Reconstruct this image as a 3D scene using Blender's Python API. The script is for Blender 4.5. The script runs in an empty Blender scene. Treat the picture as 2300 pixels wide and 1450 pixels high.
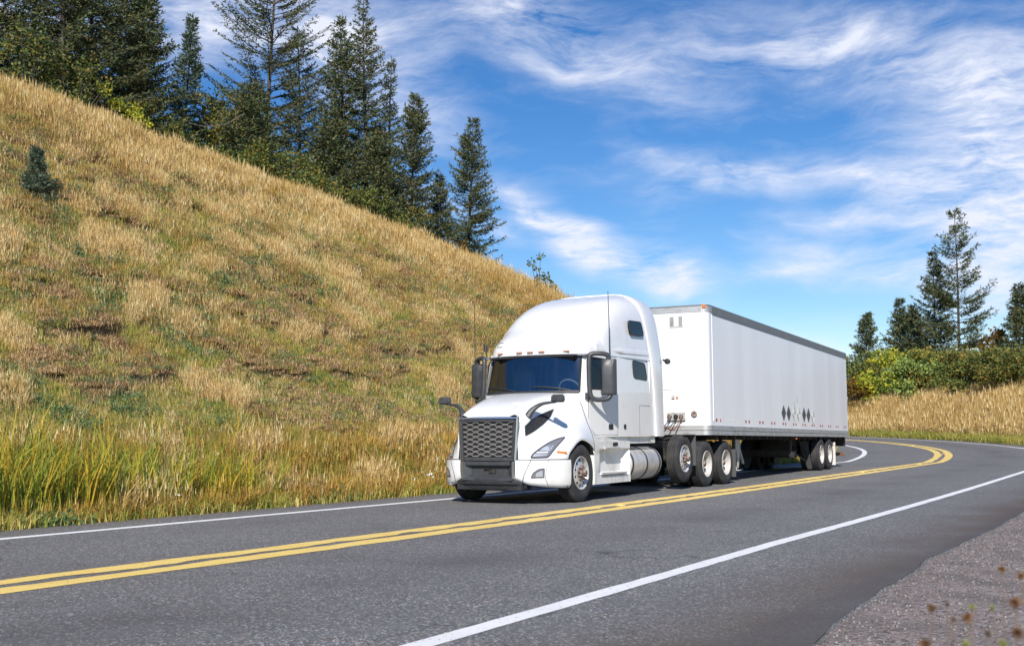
import bpy, bmesh, math, random
import numpy as np
from mathutils import Vector, Matrix
from mathutils.bvhtree import BVHTree
from math import sin, cos, pi, radians as rad

sc = bpy.context.scene
COL = sc.collection
# ------------------------------------------------------------------ camera
PITCH, ROLL, CAMH = rad(5.70), rad(-0.30), 1.19
f_ = np.array([0, cos(PITCH), sin(PITCH)]); r_ = np.array([1.0, 0, 0]); u_ = np.cross(r_, f_)
r2 = r_*cos(ROLL)+u_*sin(ROLL); u2 = np.cross(r2, f_)
cam = bpy.data.objects.new('camera', bpy.data.cameras.new('camera')); COL.objects.link(cam)
cam.matrix_world = Matrix(((r2[0], u2[0], -f_[0], 0), (r2[1], u2[1], -f_[1], 0), (r2[2], u2[2], -f_[2], CAMH), (0, 0, 0, 1)))
cam.data.sensor_width = 36; cam.data.lens = 2508.8/2300*36
cam.data.clip_start = 0.05; cam.data.clip_end = 6000
cam.data.dof.use_dof = True; cam.data.dof.focus_distance = 21.0; cam.data.dof.aperture_fstop = 4.0
sc.camera = cam
# ------------------------------------------------------------------ light
SUN_AZ = rad(263.4); SUN_EL = rad(35)          # math angle (from +x, ccw) of the direction TO the sun
sdir = Vector((cos(SUN_AZ)*cos(SUN_EL), sin(SUN_AZ)*cos(SUN_EL), sin(SUN_EL)))
sun = bpy.data.objects.new('sun', bpy.data.lights.new('sun', 'SUN')); COL.objects.link(sun)
sun.data.energy = 5.0; sun.data.angle = rad(0.53); sun.data.color = (1.0, 0.94, 0.86)
sun.rotation_euler = sdir.to_track_quat('Z', 'Y').to_euler()
sc.view_settings.view_transform = 'Standard'; sc.view_settings.look = 'None'
sc.view_settings.exposure = 0.22; sc.view_settings.gamma = 1.0

CX, CY, FPX = 1150.0, 725.0, 2508.8
def pix_ray(px, py):
    d = f_*FPX+r2*(px-CX)+u2*(CY-py); return d/np.linalg.norm(d)

def make_world():
    w = bpy.data.worlds.new('World'); sc.world = w; w.use_nodes = True
    nt = w.node_tree; nt.nodes.clear(); N = nt.nodes.new; L = nt.links.new
    out = N('ShaderNodeOutputWorld'); bg = N('ShaderNodeBackground'); bg.inputs[1].default_value = 0.105
    sky = N('ShaderNodeTexSky'); sky.sky_type = 'NISHITA'; sky.sun_disc = False
    sky.sun_elevation = SUN_EL; sky.sun_rotation = rad(90)-SUN_AZ
    sky.air_density = 1.0; sky.dust_density = 0.0; sky.ozone_density = 2.6; sky.altitude = 600
    hs = N('ShaderNodeHueSaturation'); hs.inputs['Saturation'].default_value = 1.34; hs.inputs['Value'].default_value = .98; hs.inputs['Hue'].default_value = .508
    L(sky.outputs[0], hs.inputs['Color'])
    tc = N('ShaderNodeTexCoord'); sx = N('ShaderNodeSeparateXYZ'); L(tc.outputs['Generated'], sx.inputs[0])
    def m(op, a, b=None, c=None, clamp=False):
        n = N('ShaderNodeMath'); n.operation = op; n.use_clamp = clamp
        for i, v in enumerate((a, b, c)):
            if v is None: continue
            if isinstance(v, (int, float)): n.inputs[i].default_value = v
            else: L(v, n.inputs[i])
        return n.outputs[0]
    az = m('ARCTAN2', sx.outputs[0], sx.outputs[1]); el = m('ARCSINE', sx.outputs[2])
    cb = N('ShaderNodeCombineXYZ'); L(az, cb.inputs[0]); L(el, cb.inputs[1]); ang = cb.outputs[0]
    # slow warp of the cloud field
    nw = N('ShaderNodeTexNoise'); nw.inputs['Scale'].default_value = 7; nw.inputs['Detail'].default_value = 3; L(ang, nw.inputs['Vector'])
    vs = N('ShaderNodeVectorMath'); vs.operation = 'SUBTRACT'; L(nw.outputs['Color'], vs.inputs[0]); vs.inputs[1].default_value = (.5, .5, .5)
    vm = N('ShaderNodeVectorMath'); vm.operation = 'SCALE'; L(vs.outputs[0], vm.inputs[0]); vm.inputs['Scale'].default_value = 0.055
    va = N('ShaderNodeVectorMath'); va.operation = 'ADD'; L(ang, va.inputs[0]); L(vm.outputs[0], va.inputs[1]); wang = va.outputs[0]
    def blob(px, py, rx, ry, rot, w):
        d = pix_ray(px, py); a = math.atan2(d[0], d[1]); e = math.asin(d[2])
        mp = N('ShaderNodeMapping'); mp.vector_type = 'TEXTURE'
        mp.inputs['Location'].default_value = (a, e, 0); mp.inputs['Rotation'].default_value = (0, 0, rad(rot))
        mp.inputs['Scale'].default_value = (rx/FPX, ry/FPX, 1); L(wang, mp.inputs['Vector'])
        g = N('ShaderNodeTexGradient'); g.gradient_type = 'QUADRATIC_SPHERE'; L(mp.outputs[0], g.inputs[0])
        return m('MULTIPLY', g.outputs['Fac'], w)
    blobs = [(1250, 90, 520, 190, -14, .8), (1150, 20, 300, 120, 0, .8), (1750, 100, 620, 170, -6, .75), (1880, 80, 320, 80, 3, .7), (1480, 190, 330, 90, -16, .65), (1250, 160, 250, 60, -10, .4),
             (2290, 330, 430, 360, 20, 2.3), (2230, 480, 330, 220, -20, 1.4), (2100, 190, 420, 130, -25, .9), (1640, 385, 430, 75, -3, 1.35), (1440, 340, 140, 45, -12, .6),
             (1520, 430, 240, 50, 4, .7), (1215, 480, 120, 60, -20, 2.6), (1290, 505, 130, 34, -8, 2.0), (1310, 565, 150, 80, -22, 2.6), (1470, 610, 220, 90, -14, 2.4), (1540, 660, 140, 60, -30, 1.0),
             (1880, 490, 260, 55, -4, 1.0), (1850, 560, 330, 60, -6, .9), (1760, 610, 220, 45, 8, 1.0), (1990, 620, 300, 60, 0, .9), (1960, 400, 300, 60, -25, .8),
             (470, 40, 330, 170, 0, 1.5), (760, 60, 380, 220, -10, 1.6), (900, 250, 330, 160, -25, .9), (1150, 420, 170, 60, -14, .8), (1130, 530, 120, 50, -10, .6), (1800, 800, 700, 110, 0, .55), (2250, 640, 260, 160, 0, .8),
             (1000, 460, 300, 60, -20, .5), (0, 0, 500, 300, 0, .7)]
    tot = None
    for b in blobs:
        o = blob(*b); tot = o if tot is None else m('ADD', tot, o)
    def streak(rot, sx_, sy_, det, rough):
        mp = N('ShaderNodeMapping'); mp.inputs['Rotation'].default_value = (0, 0, rad(rot)); mp.inputs['Scale'].default_value = (sx_, sy_, 1)
        L(wang, mp.inputs['Vector']); n = N('ShaderNodeTexNoise'); n.inputs['Scale'].default_value = 1.0
        n.inputs['Detail'].default_value = det; n.inputs['Roughness'].default_value = rough; n.inputs['Distortion'].default_value = .35
        L(mp.outputs[0], n.inputs['Vector']); return n.outputs['Fac']
    n1 = streak(14, 9, 36, 10, .66); n2 = streak(4, 6, 15, 6, .55); n3 = streak(-18, 26, 80, 7, .65)
    nn = m('ADD', m('ADD', m('MULTIPLY', n1, 1.05), m('MULTIPLY', n2, .55)), m('MULTIPLY', n3, .40))   # mean about 1.0
    nn = m('SUBTRACT', nn, 0.70)
    base = m('MULTIPLY', m('MINIMUM', tot, 1.45), m('MULTIPLY_ADD', nn, 2.25, -.08))
    thin = m('MULTIPLY', m('SUBTRACT', nn, .28), .34, clamp=True)
    # a thin veil anywhere, and a paler band low down
    low = m('MULTIPLY', m('SUBTRACT', .18, el, clamp=True), .40)
    den = m('ADD', m('ADD', base, m('MAXIMUM', thin, 0.0)), low)
    rp = N('ShaderNodeValToRGB'); L(den, rp.inputs[0]); rp.color_ramp.interpolation = 'LINEAR'
    rp.color_ramp.elements[0].position = 0.02; rp.color_ramp.elements[0].color = (0, 0, 0, 1)
    rp.color_ramp.elements[1].position = 1.2; rp.color_ramp.elements[1].color = (.93, .93, .93, 1)
    mx = N('ShaderNodeMix'); mx.data_type = 'RGBA'; L(rp.outputs[0], mx.inputs[0]); L(hs.outputs[0], mx.inputs[6])
    mx.inputs[7].default_value = (7.3, 7.6, 8.7, 1)
    L(mx.outputs[2], bg.inputs[0]); L(bg.outputs[0], out.inputs[0])
    return bg
BG = make_world()

# ------------------------------------------------------------------ helpers
def tag(o, label=None, cat=None, group=None, kind=None):
    if label: o['label'] = label
    if cat: o['category'] = cat
    if group: o['group'] = group
    if kind: o['kind'] = kind
    return o
def empty(name, loc=(0, 0, 0), rot=(0, 0, 0)):
    o = bpy.data.objects.new(name, None); COL.objects.link(o); o.location = loc; o.rotation_euler = rot
    o.empty_display_size = .3; return o
def link(name, me, parent=None, loc=None, rot=None):
    o = bpy.data.objects.new(name, me); COL.objects.link(o)
    if parent is not None: o.parent = parent
    if loc is not None: o.location = loc
    if rot is not None: o.rotation_euler = rot
    return o
class MB:
    """collects shapes, builds one mesh"""
    def __init__(s): s.v = []; s.f = []; s.m = []
    def add(s, vs, fs, mi=0):
        n = len(s.v); s.v.extend([tuple(float(c) for c in p) for p in vs]); s.f.extend([tuple(i+n for i in f) for f in fs]); s.m.extend([mi]*len(fs)); return s
    def box(s, c, d, rot=None, mi=0, taper=None):
        x, y, z = (k/2 for k in d); vs = [Vector((i*x, j*y, k*z)) for i in (-1, 1) for j in (-1, 1) for k in (-1, 1)]
        if taper:
            for p in vs:
                if p.z > 0: p.x *= taper[0]; p.y *= taper[1]
        if rot is not None:
            M = Matrix.Rotation(rot[2], 3, 'Z') @ Matrix.Rotation(rot[1], 3, 'Y') @ Matrix.Rotation(rot[0], 3, 'X'); vs = [M @ p for p in vs]
        vs = [p+Vector(c) for p in vs]
        return s.add(vs, [(0, 1, 3, 2), (4, 6, 7, 5), (0, 4, 5, 1), (2, 3, 7, 6), (0, 2, 6, 4), (1, 5, 7, 3)], mi)
    def tube(s, path, r, n=8, mi=0, cap=True):
        P = [Vector(p) for p in path]; R = r if isinstance(r, (list, tuple)) else [r]*len(P); b = len(s.v); vs = []; fs = []
        prev = None
        for i, p in enumerate(P):
            t = (P[min(i+1, len(P)-1)]-P[max(i-1, 0)]).normalized()
            if prev is None: a = t.orthogonal().normalized()
            else: a = (prev-t*prev.dot(t)).normalized()
            prev = a; c = t.cross(a)
            for k in range(n):
                an = 2*pi*k/n; vs.append(p+(a*cos(an)+c*sin(an))*R[i])
        for i in range(len(P)-1):
            for k in range(n): fs.append((i*n+k, i*n+(k+1) % n, (i+1)*n+(k+1) % n, (i+1)*n+k))
        if cap: fs.append(tuple(range(n-1, -1, -1))); fs.append(tuple((len(P)-1)*n+k for k in range(n)))
        return s.add(vs, fs, mi)
    def lathe(s, prof, c=(0, 0, 0), n=48, mi=0, ax='y'):
        vs = []; fs = []
        for (r, t) in prof:
            for k in range(n):
                a = 2*pi*k/n; q = (r*cos(a), t, r*sin(a)) if ax == 'y' else ((t, r*cos(a), r*sin(a)) if ax == 'x' else (r*cos(a), r*sin(a), t))
                vs.append((q[0]+c[0], q[1]+c[1], q[2]+c[2]))
        for i in range(len(prof)-1):
            for k in range(n): fs.append((i*n+k, i*n+(k+1) % n, (i+1)*n+(k+1) % n, (i+1)*n+k))
        return s.add(vs, fs, mi)
    def grid(s, G, mi=0, skip=None):
        n, m = len(G), len(G[0]); vs = [p for row in G for p in row]; fs = []
        for i in range(n-1):
            for j in range(m-1):
                if skip and skip(i, j): continue
                fs.append((i*m+j, i*m+j+1, (i+1)*m+j+1, (i+1)*m+j))
        return s.add(vs, fs, mi)
    def build(s, name, mats, parent=None, smooth=False, bevel=0, merge=0, loc=None, rot=None, seg=2, fixn=True):
        if not isinstance(mats, (list, tuple)): mats = [mats]
        me = bpy.data.meshes.new(name); me.from_pydata(s.v, [], s.f)
        for k in mats: me.materials.append(k)
        me.polygons.foreach_set('material_index', s.m)
        bm = bmesh.new(); bm.from_mesh(me)
        if merge: bmesh.ops.remove_doubles(bm, verts=bm.verts, dist=merge)
        if fixn: bmesh.ops.recalc_face_normals(bm, faces=bm.faces)
        if bevel:
            es = [e for e in bm.edges if len(e.link_faces) == 2 and e.calc_face_angle(0) > rad(25)]
            bmesh.ops.bevel(bm, geom=es, offset=bevel, segments=seg, affect='EDGES', clamp_overlap=True)
        bm.to_mesh(me); bm.free()
        if smooth or bevel:
            me.polygons.foreach_set('use_smooth', [True]*len(me.polygons))
            me.set_sharp_from_angle(angle=rad(38 if smooth is True else (smooth or 38)))
        return link(name, me, parent, loc, rot)
def np_mesh(name, V, F, mat, parent=None, smooth=False):
    """V (n,3) ; F (m,k) constant k"""
    me = bpy.data.meshes.new(name); V = np.asarray(V, np.float32); F = np.asarray(F, np.int32); k = F.shape[1]
    me.vertices.add(len(V)); me.vertices.foreach_set('co', V.ravel())
    me.loops.add(F.size); me.loops.foreach_set('vertex_index', F.ravel())
    me.polygons.add(len(F)); me.polygons.foreach_set('loop_start', np.arange(0, F.size, k, dtype=np.int32))
    me.polygons.foreach_set('loop_total', np.full(len(F), k, np.int32))
    if smooth: me.polygons.foreach_set('use_smooth', np.ones(len(F), bool))
    me.update(calc_edges=True)
    if mat: me.materials.append(mat)
    return me
def copy_tree(o, parent=None):
    c = o.copy(); COL.objects.link(c); c.parent = parent
    for ch in list(o.children): copy_tree(ch, c)
    return c
def catmull(P, n):
    P = [np.array(p, float) for p in P]; P = [2*P[0]-P[1]]+P+[2*P[-1]-P[-2]]; out = []; m = len(P)-3
    seglen = [np.linalg.norm(P[i+2]-P[i+1]) for i in range(m)]; tot = sum(seglen); cum = np.concatenate([[0], np.cumsum(seglen)])
    for k in range(n):
        d = tot*k/(n-1); i = min(int(np.searchsorted(cum, d, 'right')-1), m-1); t = (d-cum[i])/max(seglen[i], 1e-9)
        a, b, c, e = P[i:i+4]
        out.append(0.5*((2*b)+(-a+c)*t+(2*a-5*b+4*c-e)*t*t+(-a+3*b-3*c+e)*t**3))
    return out
def hash2(ix, iy, seed):
    h = (ix.astype(np.int64)*374761393+iy.astype(np.int64)*668265263+seed*974634777) & 0xffffffff
    h = ((h ^ (h >> 13))*1274126177) & 0xffffffff; h = h ^ (h >> 16); return (h & 0xffff)/65535.0
def vnoise(x, y, seed=0):
    x = np.asarray(x, float); y = np.asarray(y, float); ix = np.floor(x); iy = np.floor(y); fx = x-ix; fy = y-iy
    fx = fx*fx*(3-2*fx); fy = fy*fy*(3-2*fy)
    a = hash2(ix, iy, seed); b = hash2(ix+1, iy, seed); c = hash2(ix, iy+1, seed); d = hash2(ix+1, iy+1, seed)
    return (a*(1-fx)+b*fx)*(1-fy)+(c*(1-fx)+d*fx)*fy
def fbm(x, y, seed=0, oct=4):
    s = 0; a = .5; t = 0
    for o in range(oct): s = s+a*vnoise(x*2**o+17*o, y*2**o-9*o, seed+o); t += a; a *= .5
    return s/t

# ------------------------------------------------------------------ materials
def mat(name, color, rough=.6, metal=0.0, coat=0.0, spec=.5, mix=None, bump=None, rvar=0):
    """mix=[(scale, colour2, lo, hi, stretch)], bump=(scale,strength,dist)"""
    m = bpy.data.materials.new(name); m.use_nodes = True; nt = m.node_tree; b = nt.nodes['Principled BSDF']
    b.inputs['Base Color'].default_value = (*color, 1); b.inputs['Roughness'].default_value = rough; b.inputs['Metallic'].default_value = metal
    b.inputs['Coat Weight'].default_value = coat; b.inputs['Coat Roughness'].default_value = .08; b.inputs['Specular IOR Level'].default_value = spec
    N = nt.nodes.new; L = nt.links.new; tc = N('ShaderNodeTexCoord'); cur = None
    for (scale, c2, lo, hi, st) in (mix or []):
        mp = N('ShaderNodeMapping'); mp.inputs['Scale'].default_value = st; L(tc.outputs['Object'], mp.inputs[0])
        n = N('ShaderNodeTexNoise'); n.inputs['Scale'].default_value = scale; n.inputs['Detail'].default_value = 6; L(mp.outputs[0], n.inputs['Vector'])
        r = N('ShaderNodeMapRange'); r.inputs[1].default_value = lo; r.inputs[2].default_value = hi; L(n.outputs['Fac'], r.inputs[0])
        x = N('ShaderNodeMix'); x.data_type = 'RGBA'; L(r.outputs[0], x.inputs[0])
        if cur is None: x.inputs[6].default_value = (*color, 1)
        else: L(cur, x.inputs[6])
        x.inputs[7].default_value = (*c2, 1); cur = x.outputs[2]
    if cur is not None: L(cur, b.inputs['Base Color'])
    if bump:
        n = N('ShaderNodeTexNoise'); n.inputs['Scale'].default_value = bump[0]; n.inputs['Detail'].default_value = 5; L(tc.outputs['Object'], n.inputs['Vector'])
        bp = N('ShaderNodeBump'); bp.inputs['Strength'].default_value = bump[1]; bp.inputs['Distance'].default_value = bump[2]; L(n.outputs['Fac'], bp.inputs['Height']); L(bp.outputs[0], b.inputs['Normal'])
    return m
U = (1, 1, 1)
M = {}
M['paint'] = mat('white_paint', (.80, .80, .80), .28, coat=.6, mix=[(1.2, (.74, .74, .73), .45, .75, U), (9, (.66, .64, .60), .60, .82, (1, 1, .5))])
M['paint_dirty'] = mat('dusty_white_paint', (.76, .76, .74), .42, coat=.2, mix=[(3, (.52, .48, .42), .5, .8, (1, 1, 1)), (14, (.60, .57, .52), .55, .75, (1, 1, .3))])
M['trailer'] = mat('trailer_sheet', (.80, .81, .83), .42, coat=.1, mix=[(.8, (.70, .71, .735), .35, .75, (1.2, 1, .12)), (2.5, (.62, .61, .60), .62, .9, (3, 1, .10))], bump=(.8, .06, .02))
M['rail'] = mat('aluminium_rail', (.50, .51, .51), .5, metal=.55, mix=[(4, (.34, .32, .29), .5, .75, (1, 1, 2)), (30, (.4, .39, .37), .5, .8, U)])
M['grayrail'] = mat('grey_roof_rail', (.155, .16, .165), .55, mix=[(6, (.2, .2, .2), .5, .8, (.3, 1, 1))])
M['black'] = mat('black_plastic', (.022, .023, .026), .5, mix=[(20, (.035, .036, .04), .45, .7, U)])
M['dark'] = mat('dark_grey_plastic', (.045, .048, .053), .42, mix=[(9, (.06, .063, .068), .45, .7, U)])
M['under'] = mat('greasy_black_steel', (.02, .018, .016), .7, mix=[(8, (.055, .045, .035), .5, .75, U)])
M['rubber'] = mat('tyre_rubber', (.030, .030, .032), .82, mix=[(5, (.065, .06, .056), .45, .75, U)], bump=(60, .15, .004))
M['alu'] = mat('polished_aluminium', (.66, .66, .67), .36, metal=.45, mix=[(14, (.42, .40, .38), .5, .8, U)])
M['tank'] = mat('brushed_tank_metal', (.58, .57, .55), .42, metal=.35, mix=[(5, (.36, .31, .25), .45, .8, (1, 1, 1))])
M['steelwheel'] = mat('white_wheel_enamel', (.50, .485, .46), .45, mix=[(7, (.30, .26, .22), .48, .75, U)])
M['rust'] = mat('rusty_hub', (.13, .085, .065), .7, metal=.3, mix=[(22, (.42, .36, .32), .45, .65, U)])
M['galv'] = mat('galvanised_steel', (.52, .52, .50), .5, metal=.25, mix=[(12, (.2, .18, .15), .5, .75, U)])
M['chrome'] = mat('satin_chrome', (.62, .64, .68), .22, metal=.9)
M['grillebar'] = mat('grille_silver', (.55, .56, .58), .38, metal=.6)
M['radiator'] = mat('dusty_radiator', (.028, .025, .023), .8, mix=[(25, (.06, .052, .042), .45, .7, U)])
M['amber'] = mat('amber_lens', (.75, .20, .02), .2, coat=.5)
M['peach'] = mat('clear_amber_lens', (.62, .30, .20), .25, coat=.5)
M['red'] = mat('red_reflector', (.32, .012, .02), .35)
M['redfade'] = mat('faded_red_reflector', (.62, .22, .22), .4)
M['lamp'] = mat('lamp_reflector', (.75, .78, .82), .15, metal=.5, mix=[(22, (.25, .27, .30), .5, .62, U)])
M['lampdark'] = mat('headlamp_glass', (.17, .18, .20), .10, coat=1)
M['blade'] = mat('placard_grey', (.075, .08, .085), .5)
M['mud'] = mat('mudflap_grey', (.075, .078, .082), .75)
M['whiteflap'] = mat('white_mudflap', (.62, .60, .56), .6)
M['brown'] = mat('rusty_bumper', (.16, .075, .03), .7, mix=[(10, (.28, .16, .08), .5, .7, U)])
M['seal'] = mat('panel_gap', (.06, .06, .065), .7)
M['dashm'] = mat('cabin_grey', (.17, .19, .22), .8)
M['curtain'] = mat('cabin_curtain', (.55, .58, .62), .85, mix=[(6, (.22, .24, .28), .4, .6, (1, 12, .2))])
M['hose'] = mat('hose_red', (.22, .06, .04), .5)
M['hoseb'] = mat('hose_blue', (.04, .06, .12), .5)
def glassmat(name, tint, rough=0.0, trans=.7, dark=(.01, .012, .015)):
    m = bpy.data.materials.new(name); m.use_nodes = True; nt = m.node_tree; nt.nodes.clear(); N = nt.nodes.new; L = nt.links.new
    out = N('ShaderNodeOutputMaterial'); t = N('ShaderNodeBsdfTransparent'); t.inputs[0].default_value = (*tint, 1)
    g = N('ShaderNodeBsdfGlossy'); g.inputs['Roughness'].default_value = .02; g.inputs[0].default_value = (.95, .97, 1, 1)
    fr = N('ShaderNodeFresnel'); fr.inputs[0].default_value = 1.55
    ad = N('ShaderNodeMath'); ad.operation = 'MULTIPLY_ADD'; L(fr.outputs[0], ad.inputs[0]); ad.inputs[1].default_value = 1.8; ad.inputs[2].default_value = .10
    mx = N('ShaderNodeMixShader'); L(ad.outputs[0], mx.inputs[0]); L(t.outputs[0], mx.inputs[1]); L(g.outputs[0], mx.inputs[2]); L(mx.outputs[0], out.inputs[0])
    return m
M['glass'] = glassmat('windscreen_glass', (.72, .80, .84))
M['darkglass'] = mat('dark_glass', (.006, .007, .008), .05, spec=.35)

# ------------------------------------------------------------------ road layout (plan) and terrain height
P0 = np.array([10.94, 34.17]); TH = rad(29.7); DV = np.array([sin(TH), cos(TH)]); NV = np.array([-cos(TH), sin(TH)])
S0, RR = 12.0, 35.0; CC = P0+DV*S0+NV*RR
def dev(s): return np.where(s < -8, .0009*(np.minimum(s, -8)+8)**2, 0.0)
def zroad(s):
    ph = np.degrees(np.maximum(s-S0, 0)/RR); return .0215*np.minimum(ph, 15)+.0165*np.clip(ph-15, 0, 50)-.0*s
def road_pt(s, off, dz=0.0):
    s = np.asarray(s, float); off = np.asarray(off, float)+0*s; ph = np.maximum(s-S0, 0)/RR; st = np.minimum(s, S0)
    bx = P0[0]+DV[0]*st+NV[0]*(off+dev(s)); by = P0[1]+DV[1]*st+NV[1]*(off+dev(s))
    rr = RR-off; ux = -NV[0]*np.cos(ph)+DV[0]*np.sin(ph); uy = -NV[1]*np.cos(ph)+DV[1]*np.sin(ph)
    cx = CC[0]+rr*ux; cy = CC[1]+rr*uy; c = s > S0
    return np.stack([np.where(c, cx, bx), np.where(c, cy, by), zroad(s)+dz], -1)
def road_so(x, y):
    vx = x-P0[0]; vy = y-P0[1]; s = vx*DV[0]+vy*DV[1]; o = vx*NV[0]+vy*NV[1]-dev(s)
    wx = x-CC[0]; wy = y-CC[1]; r = np.hypot(wx, wy); ph = np.arctan2(wx*DV[0]+wy*DV[1], -(wx*NV[0]+wy*NV[1]))
    ph = np.where(ph < -.3, ph+2*pi, ph)
    c = s > S0
    return np.where(c, S0+RR*np.minimum(ph, 2.6), s), np.where(c, RR-r, o)
EDGE_IN, EDGE_OUT = 5.25, -5.75
def ridge_n(ss, d):
    """broken contour ridges of slumped turf"""
    return fbm(ss*.55+d*.2, d*1.25+2.4*vnoise(ss*.22, d*.1, 12), 5, 3)
def terrain(x, y, detail=True):
    x = np.asarray(x, float); y = np.asarray(y, float); s, o = road_so(x, y); zr = zroad(s)
    ss = (x-P0[0])*DV[0]+(y-P0[1])*DV[1]; so_ = (x-P0[0])*NV[0]+(y-P0[1])*NV[1]
    d = o-EDGE_IN
    # hill inside the bend
    cap = np.interp(ss, [-60, -30, -10.6, 0, 8.5, 13.8, 20, 27, 34, 42], [18.0, 15.2, 12.7, 11.1, 9.5, 7.5, 4.9, 2.5, .9, .15])
    n0 = fbm(x*.12, y*.12, 3, 3)-.5
    cap = cap*(1+.10*n0)
    raw = .69*np.maximum(d-.7, 0)+.10*np.sin(np.clip(d, 0, 4))
    k = 1.1; h = -np.log(np.exp(-np.clip(raw, 0, 60)/k)+np.exp(-np.clip(cap, 0, 60)/k)+1e-26)*k+k*np.log(1+np.exp(-np.clip(cap, 0, 60)/k))
    h = np.where(d > 0, np.maximum(h, 0), 0)
    back = np.maximum(so_-30, 0); h = h-.0*back
    ditch = np.where((d > 0) & (d < 1.6), -.14*np.sin(np.clip(d, 0, 1.6)/1.6*pi), 0)
    if detail:
        w = np.clip((d-1.5)/3, 0, 1)
        hz = np.where(d > 0, raw, 0)
        rn = ridge_n(ss, d)
        h = h+w*(.26*np.clip((rn-.60)/.05, 0, 1)*np.clip((cap-.69*d)/1.5+.3, 0, 1)+.34*(fbm(x*.8, y*.8, 8, 3)-.5)+.16*(fbm(x*2.6, y*2.6, 9, 2)-.5))
    zin = zr+h+ditch
    # outside bank
    e = EDGE_OUT-.015*np.clip(-22-s, 0, 9)**1.6/1.1-o
    ph = np.degrees((s-S0)/RR)
    cap2 = np.interp(ph, [-20, 0, 12, 20, 35, 52, 75, 120], [0, .5, 3.6, 4.7, 3.6, 2.4, 1.3, .5])
    k2 = .5; raw2 = .78*np.maximum(e-.7, 0); g_ = np.clip((ph+12)/16, 0, 1)
    h2 = -np.log(np.exp(-np.clip(raw2, 0, 40)/k2)+np.exp(-cap2/k2)+1e-26)*k2+k2*np.log(1+np.exp(-cap2/k2))
    h2 = h2*g_-.035*np.clip(e, 0, 6)*(1-g_)
    if detail: h2 = h2+np.clip(e-1, 0, 1)*(.30*(fbm(x*.5, y*.5, 21, 3)-.5))*g_
    zout = zr+h2
    mid = zr-.03
    z = np.where(o > EDGE_IN-.15, zin, np.where(e > .4, zout, np.where(e > 0, zout*e/.4+(zr-.02)*(1-e/.4), mid)))
    return np.where((o > EDGE_IN-.15) & (d < .25), zr-.06+(np.clip(d+.15, 0, .4)/.4)*.06, z) if True else z

# ------------------------------------------------------------------ ground materials
def rgbmix(nt, fac, a, b):
    x = nt.nodes.new('ShaderNodeMix'); x.data_type = 'RGBA'
    for i, v in ((0, fac), (6, a), (7, b)):
        if isinstance(v, tuple): x.inputs[i].default_value = (*v, 1)
        elif isinstance(v, (int, float)): x.inputs[i].default_value = v
        else: nt.links.new(v, x.inputs[i])
    return x.outputs[2]
def nnoise(nt, scale, det=5, stretch=None, src='Object', rough=.5, lo=None, hi=None):
    N = nt.nodes.new; tc = N('ShaderNodeTexCoord'); n = N('ShaderNodeTexNoise'); n.inputs['Scale'].default_value = scale; n.inputs['Detail'].default_value = det; n.inputs['Roughness'].default_value = rough
    v = tc.outputs[src] if src != 'Position' else N('ShaderNodeNewGeometry').outputs['Position']
    if stretch:
        mp = N('ShaderNodeMapping'); mp.inputs['Scale'].default_value = stretch[:3]
        if len(stretch) > 3: mp.inputs['Rotation'].default_value = (0, 0, stretch[3])
        nt.links.new(v, mp.inputs[0]); v = mp.outputs[0]
    nt.links.new(v, n.inputs['Vector'])
    if lo is None: return n.outputs['Fac']
    r = N('ShaderNodeMapRange'); r.inputs[1].default_value = lo; r.inputs[2].default_value = hi; nt.links.new(n.outputs['Fac'], r.inputs[0]); return r.outputs[0]
def nbump(nt, b, h, strength, dist):
    bp = nt.nodes.new('ShaderNodeBump'); bp.inputs['Strength'].default_value = strength; bp.inputs['Distance'].default_value = dist
    nt.links.new(h, bp.inputs['Height']); nt.links.new(bp.outputs[0], b.inputs['Normal'])
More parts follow.
